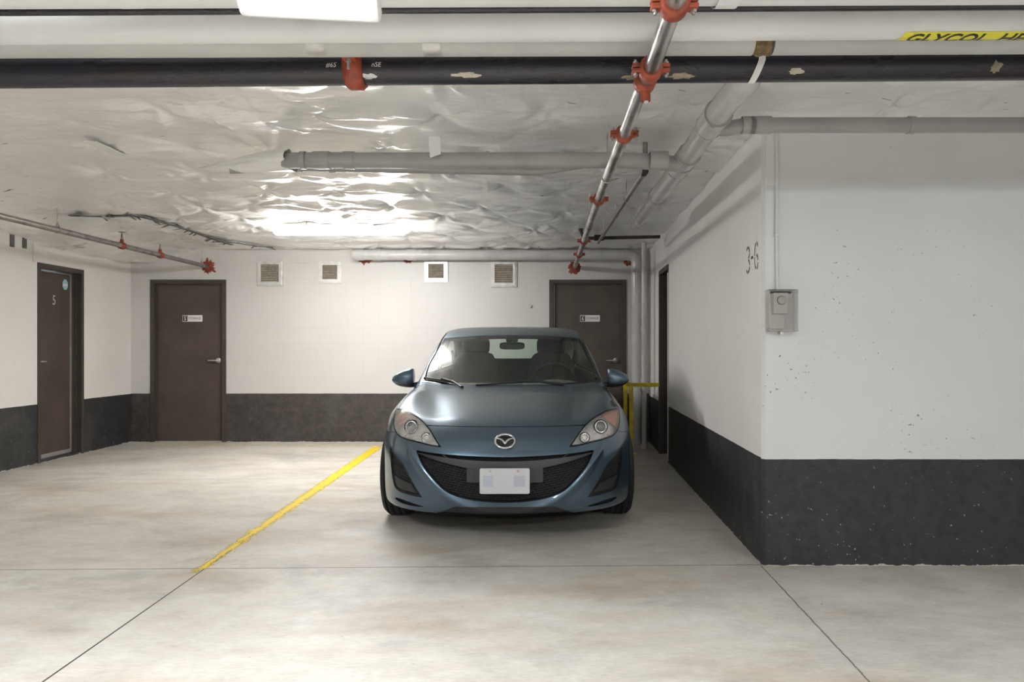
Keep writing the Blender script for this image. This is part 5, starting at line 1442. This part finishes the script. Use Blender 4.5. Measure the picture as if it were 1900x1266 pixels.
wing = [(-.90,.40,.3),(-.62,.36,.75),(-.35,.20,1.0),(-.14,-.10,1.15),(0,-.36,1.2),(.14,-.10,1.15),(.35,.20,1.0),(.62,.36,.75),(.90,.40,.3)]
q = MB(); q.tube([epnt(a*ew, b_*eh, .003) for a, b_, _ in wing], [.0075*c for *_, c in wing], 8); q.build('emblem_wing', M['chrome'], em)
# ---- licence plate
ps = float(surf(0, .45)[0]) - .016
q = MB(); q.bevel_box(-.151, .152, ps, ps+.006, .313, .468, .010); lp = q.build('licence_plate', M['plate'], car); lp['label'] = 'pale blurred licence plate'
for xa, xb in ((-.13,-.07),(.055,.125)): MB().box(xa, xb, ps-.0006, ps, .355, .425).build('plate_character', M['plateblue'], lp)
for x, mm in ((-.088, 'tape'), (.082, 'rust')):
    MB().cyl((x, ps-.003, .453), (x, ps, .453), .008, n=12).build('plate_bolt', M[mm], lp)
q = MB(); q.box(-.10, .10, ps+.006, ps+.06, .34, .44); q.build('plate_bracket', M['plast'], lp)
# ---- door mirrors
for s in (-1, 1):
    st = [(.800, .90, 1.018, .880, .050), (.808, 0, 1.026, .872, .062), (.83, 0, 1.026, .870, .072), (.87, 0, 1.018, .872, .074), (.91, 0, 1.003, .880, .070), (.945, 0, .984, .894, .060), (.967, 0, .962, .911, .044), (.978, 0, .940, .925, .018)]
    Vb = []; n = 28
    for x, _, zt2, zb2, hs in st:
        for k in range(n):
            t = 2*math.pi*k/n; c_, s_ = math.cos(t), math.sin(t)
            Vb.append((s*x, 1.58 + hs*math.copysign(abs(c_)**.75, c_), (zt2+zb2)/2 + (zt2-zb2)/2*math.copysign(abs(s_)**.8, s_)))
    Fb = [(i*n+k, i*n+(k+1)%n, (i+1)*n+(k+1)%n, (i+1)*n+k) for i in range(len(st)-1) for k in range(n)] + [tuple(range(n-1,-1,-1)), tuple(range((len(st)-1)*n, len(st)*n))]
    Vt = np.array(Vb); Tt = np.array([(f[0], f[i], f[i+1]) for f in Fb for i in range(1, len(f)-1)])
    dlow = Vt[:,2] - (.902); (lo_, up_) = clip(Vt, Tt, dlow)
    mm = cmesh('door_mirror', up_[0], up_[1], 'paint', flip=(s > 0)); mm['label'] = 'door mirror housing'
    cmesh('mirror_base', lo_[0], lo_[1], 'plast', mm, flip=(s > 0))
    q = MB(); q.tube([(s*.74, 1.57, .905), (s*.78, 1.575, .893), (s*.84, 1.58, .888)], [.022, .022, .018], 10); q.build('mirror_arm', M['plast'], mm)
    q = MB(); q.box(s*.822, s*.925, 1.636, 1.648, .905, .985); q.build('mirror_glass', M['chrome'], mm)
# ---- wipers
def on_glass(x, z, off=.012):
    s0 = float(surf(x, z, .9, 2.6)[0]); return Vector((x, s0-off, z+off*.5))
for pts, piv in (([(-.705,.948), (-.60,.940), (-.43,.915)], (-.36, .893)), ([(-.26,.905), (-.08,.915), (.10,.925)], (.42, .905))):
    q = MB(); q.tube([on_glass(*p) for p in pts], .0075, 6); w_ = q.build('wiper', M['plast'], car)
    mid = pts[1] if piv[0] > 0 else pts[2]
    tip = on_glass(*( (pts[2][0]-.04, pts[2][1]+.0) if piv[0] > 0 else (pts[1][0]+.05, pts[1][1]) ), .022)
    q = MB(); q.tube([tip, on_glass((tip.x+piv[0])/2, (tip.z+piv[1])/2, .025), on_glass(*piv, .012)], [.010, .008, .012], 8); q.build('wiper_arm', M['plast'], w_)
# ---- wheels
def wheel(x, s, sgn):
    c = Vector((x, s, RW)); axd = Vector((sgn, 0, 0)); w = .100
    prof = [(.205,-w*.9),(.225,-w*1.02),(.262,-w*1.06),(.292,-w*.98),(.308,-w*.80)]
    g = [-.62, -.22, .22, .62]; 
    for gg in g: prof += [(.3145, (gg-.075)*w), (.3065, (gg-.07)*w), (.3065, (gg+.07)*w), (.3145, (gg+.075)*w)]
    prof += [(.308,w*.80),(.292,w*.98),(.262,w*1.06),(.225,w*1.02),(.205,w*.9)]
    q = MB(); q.lathe(prof, c, axd, 72, True); ty = q.build('wheel', M['tyre'], car)
    q = MB(); q.lathe([(.206,-w*.9),(.195,-w*.85),(.190,0),(.196,w*.82),(.207,w*.90),(.200,w*.80)], c, axd, 48)
    q.lathe([(0,.05),(.05,.05),(.06,.035),(.06,.0),(0,0)], c, axd, 24)
    for k in range(10):
        t = 2*math.pi*k/10; u = Vector((0, math.cos(t), math.sin(t)))
        q.tube([c + axd*.045 + u*.04, c + axd*.055 + u*.12, c + axd*.062 + u*.196], [.018,.014,.017], 8)
    q.build('rim', M['rim'], ty)
    q = MB(); q.lathe([(0,-.02),(.13,-.02),(.13,-.01),(0,-.01)], c, axd, 32); q.build('brake_disc', M['oldsteel'], ty)
for s in AX:
    for sgn in (-1, 1): wheel(sgn*.772, s, sgn)
q = MB()
for s in AX: q.cyl((-.66, s, RW), (.66, s, RW), .03, n=12)
q.box(-.5, .5, .5, 4.1, .20, .24); q.build('axles_and_floor', M['plast'], car)
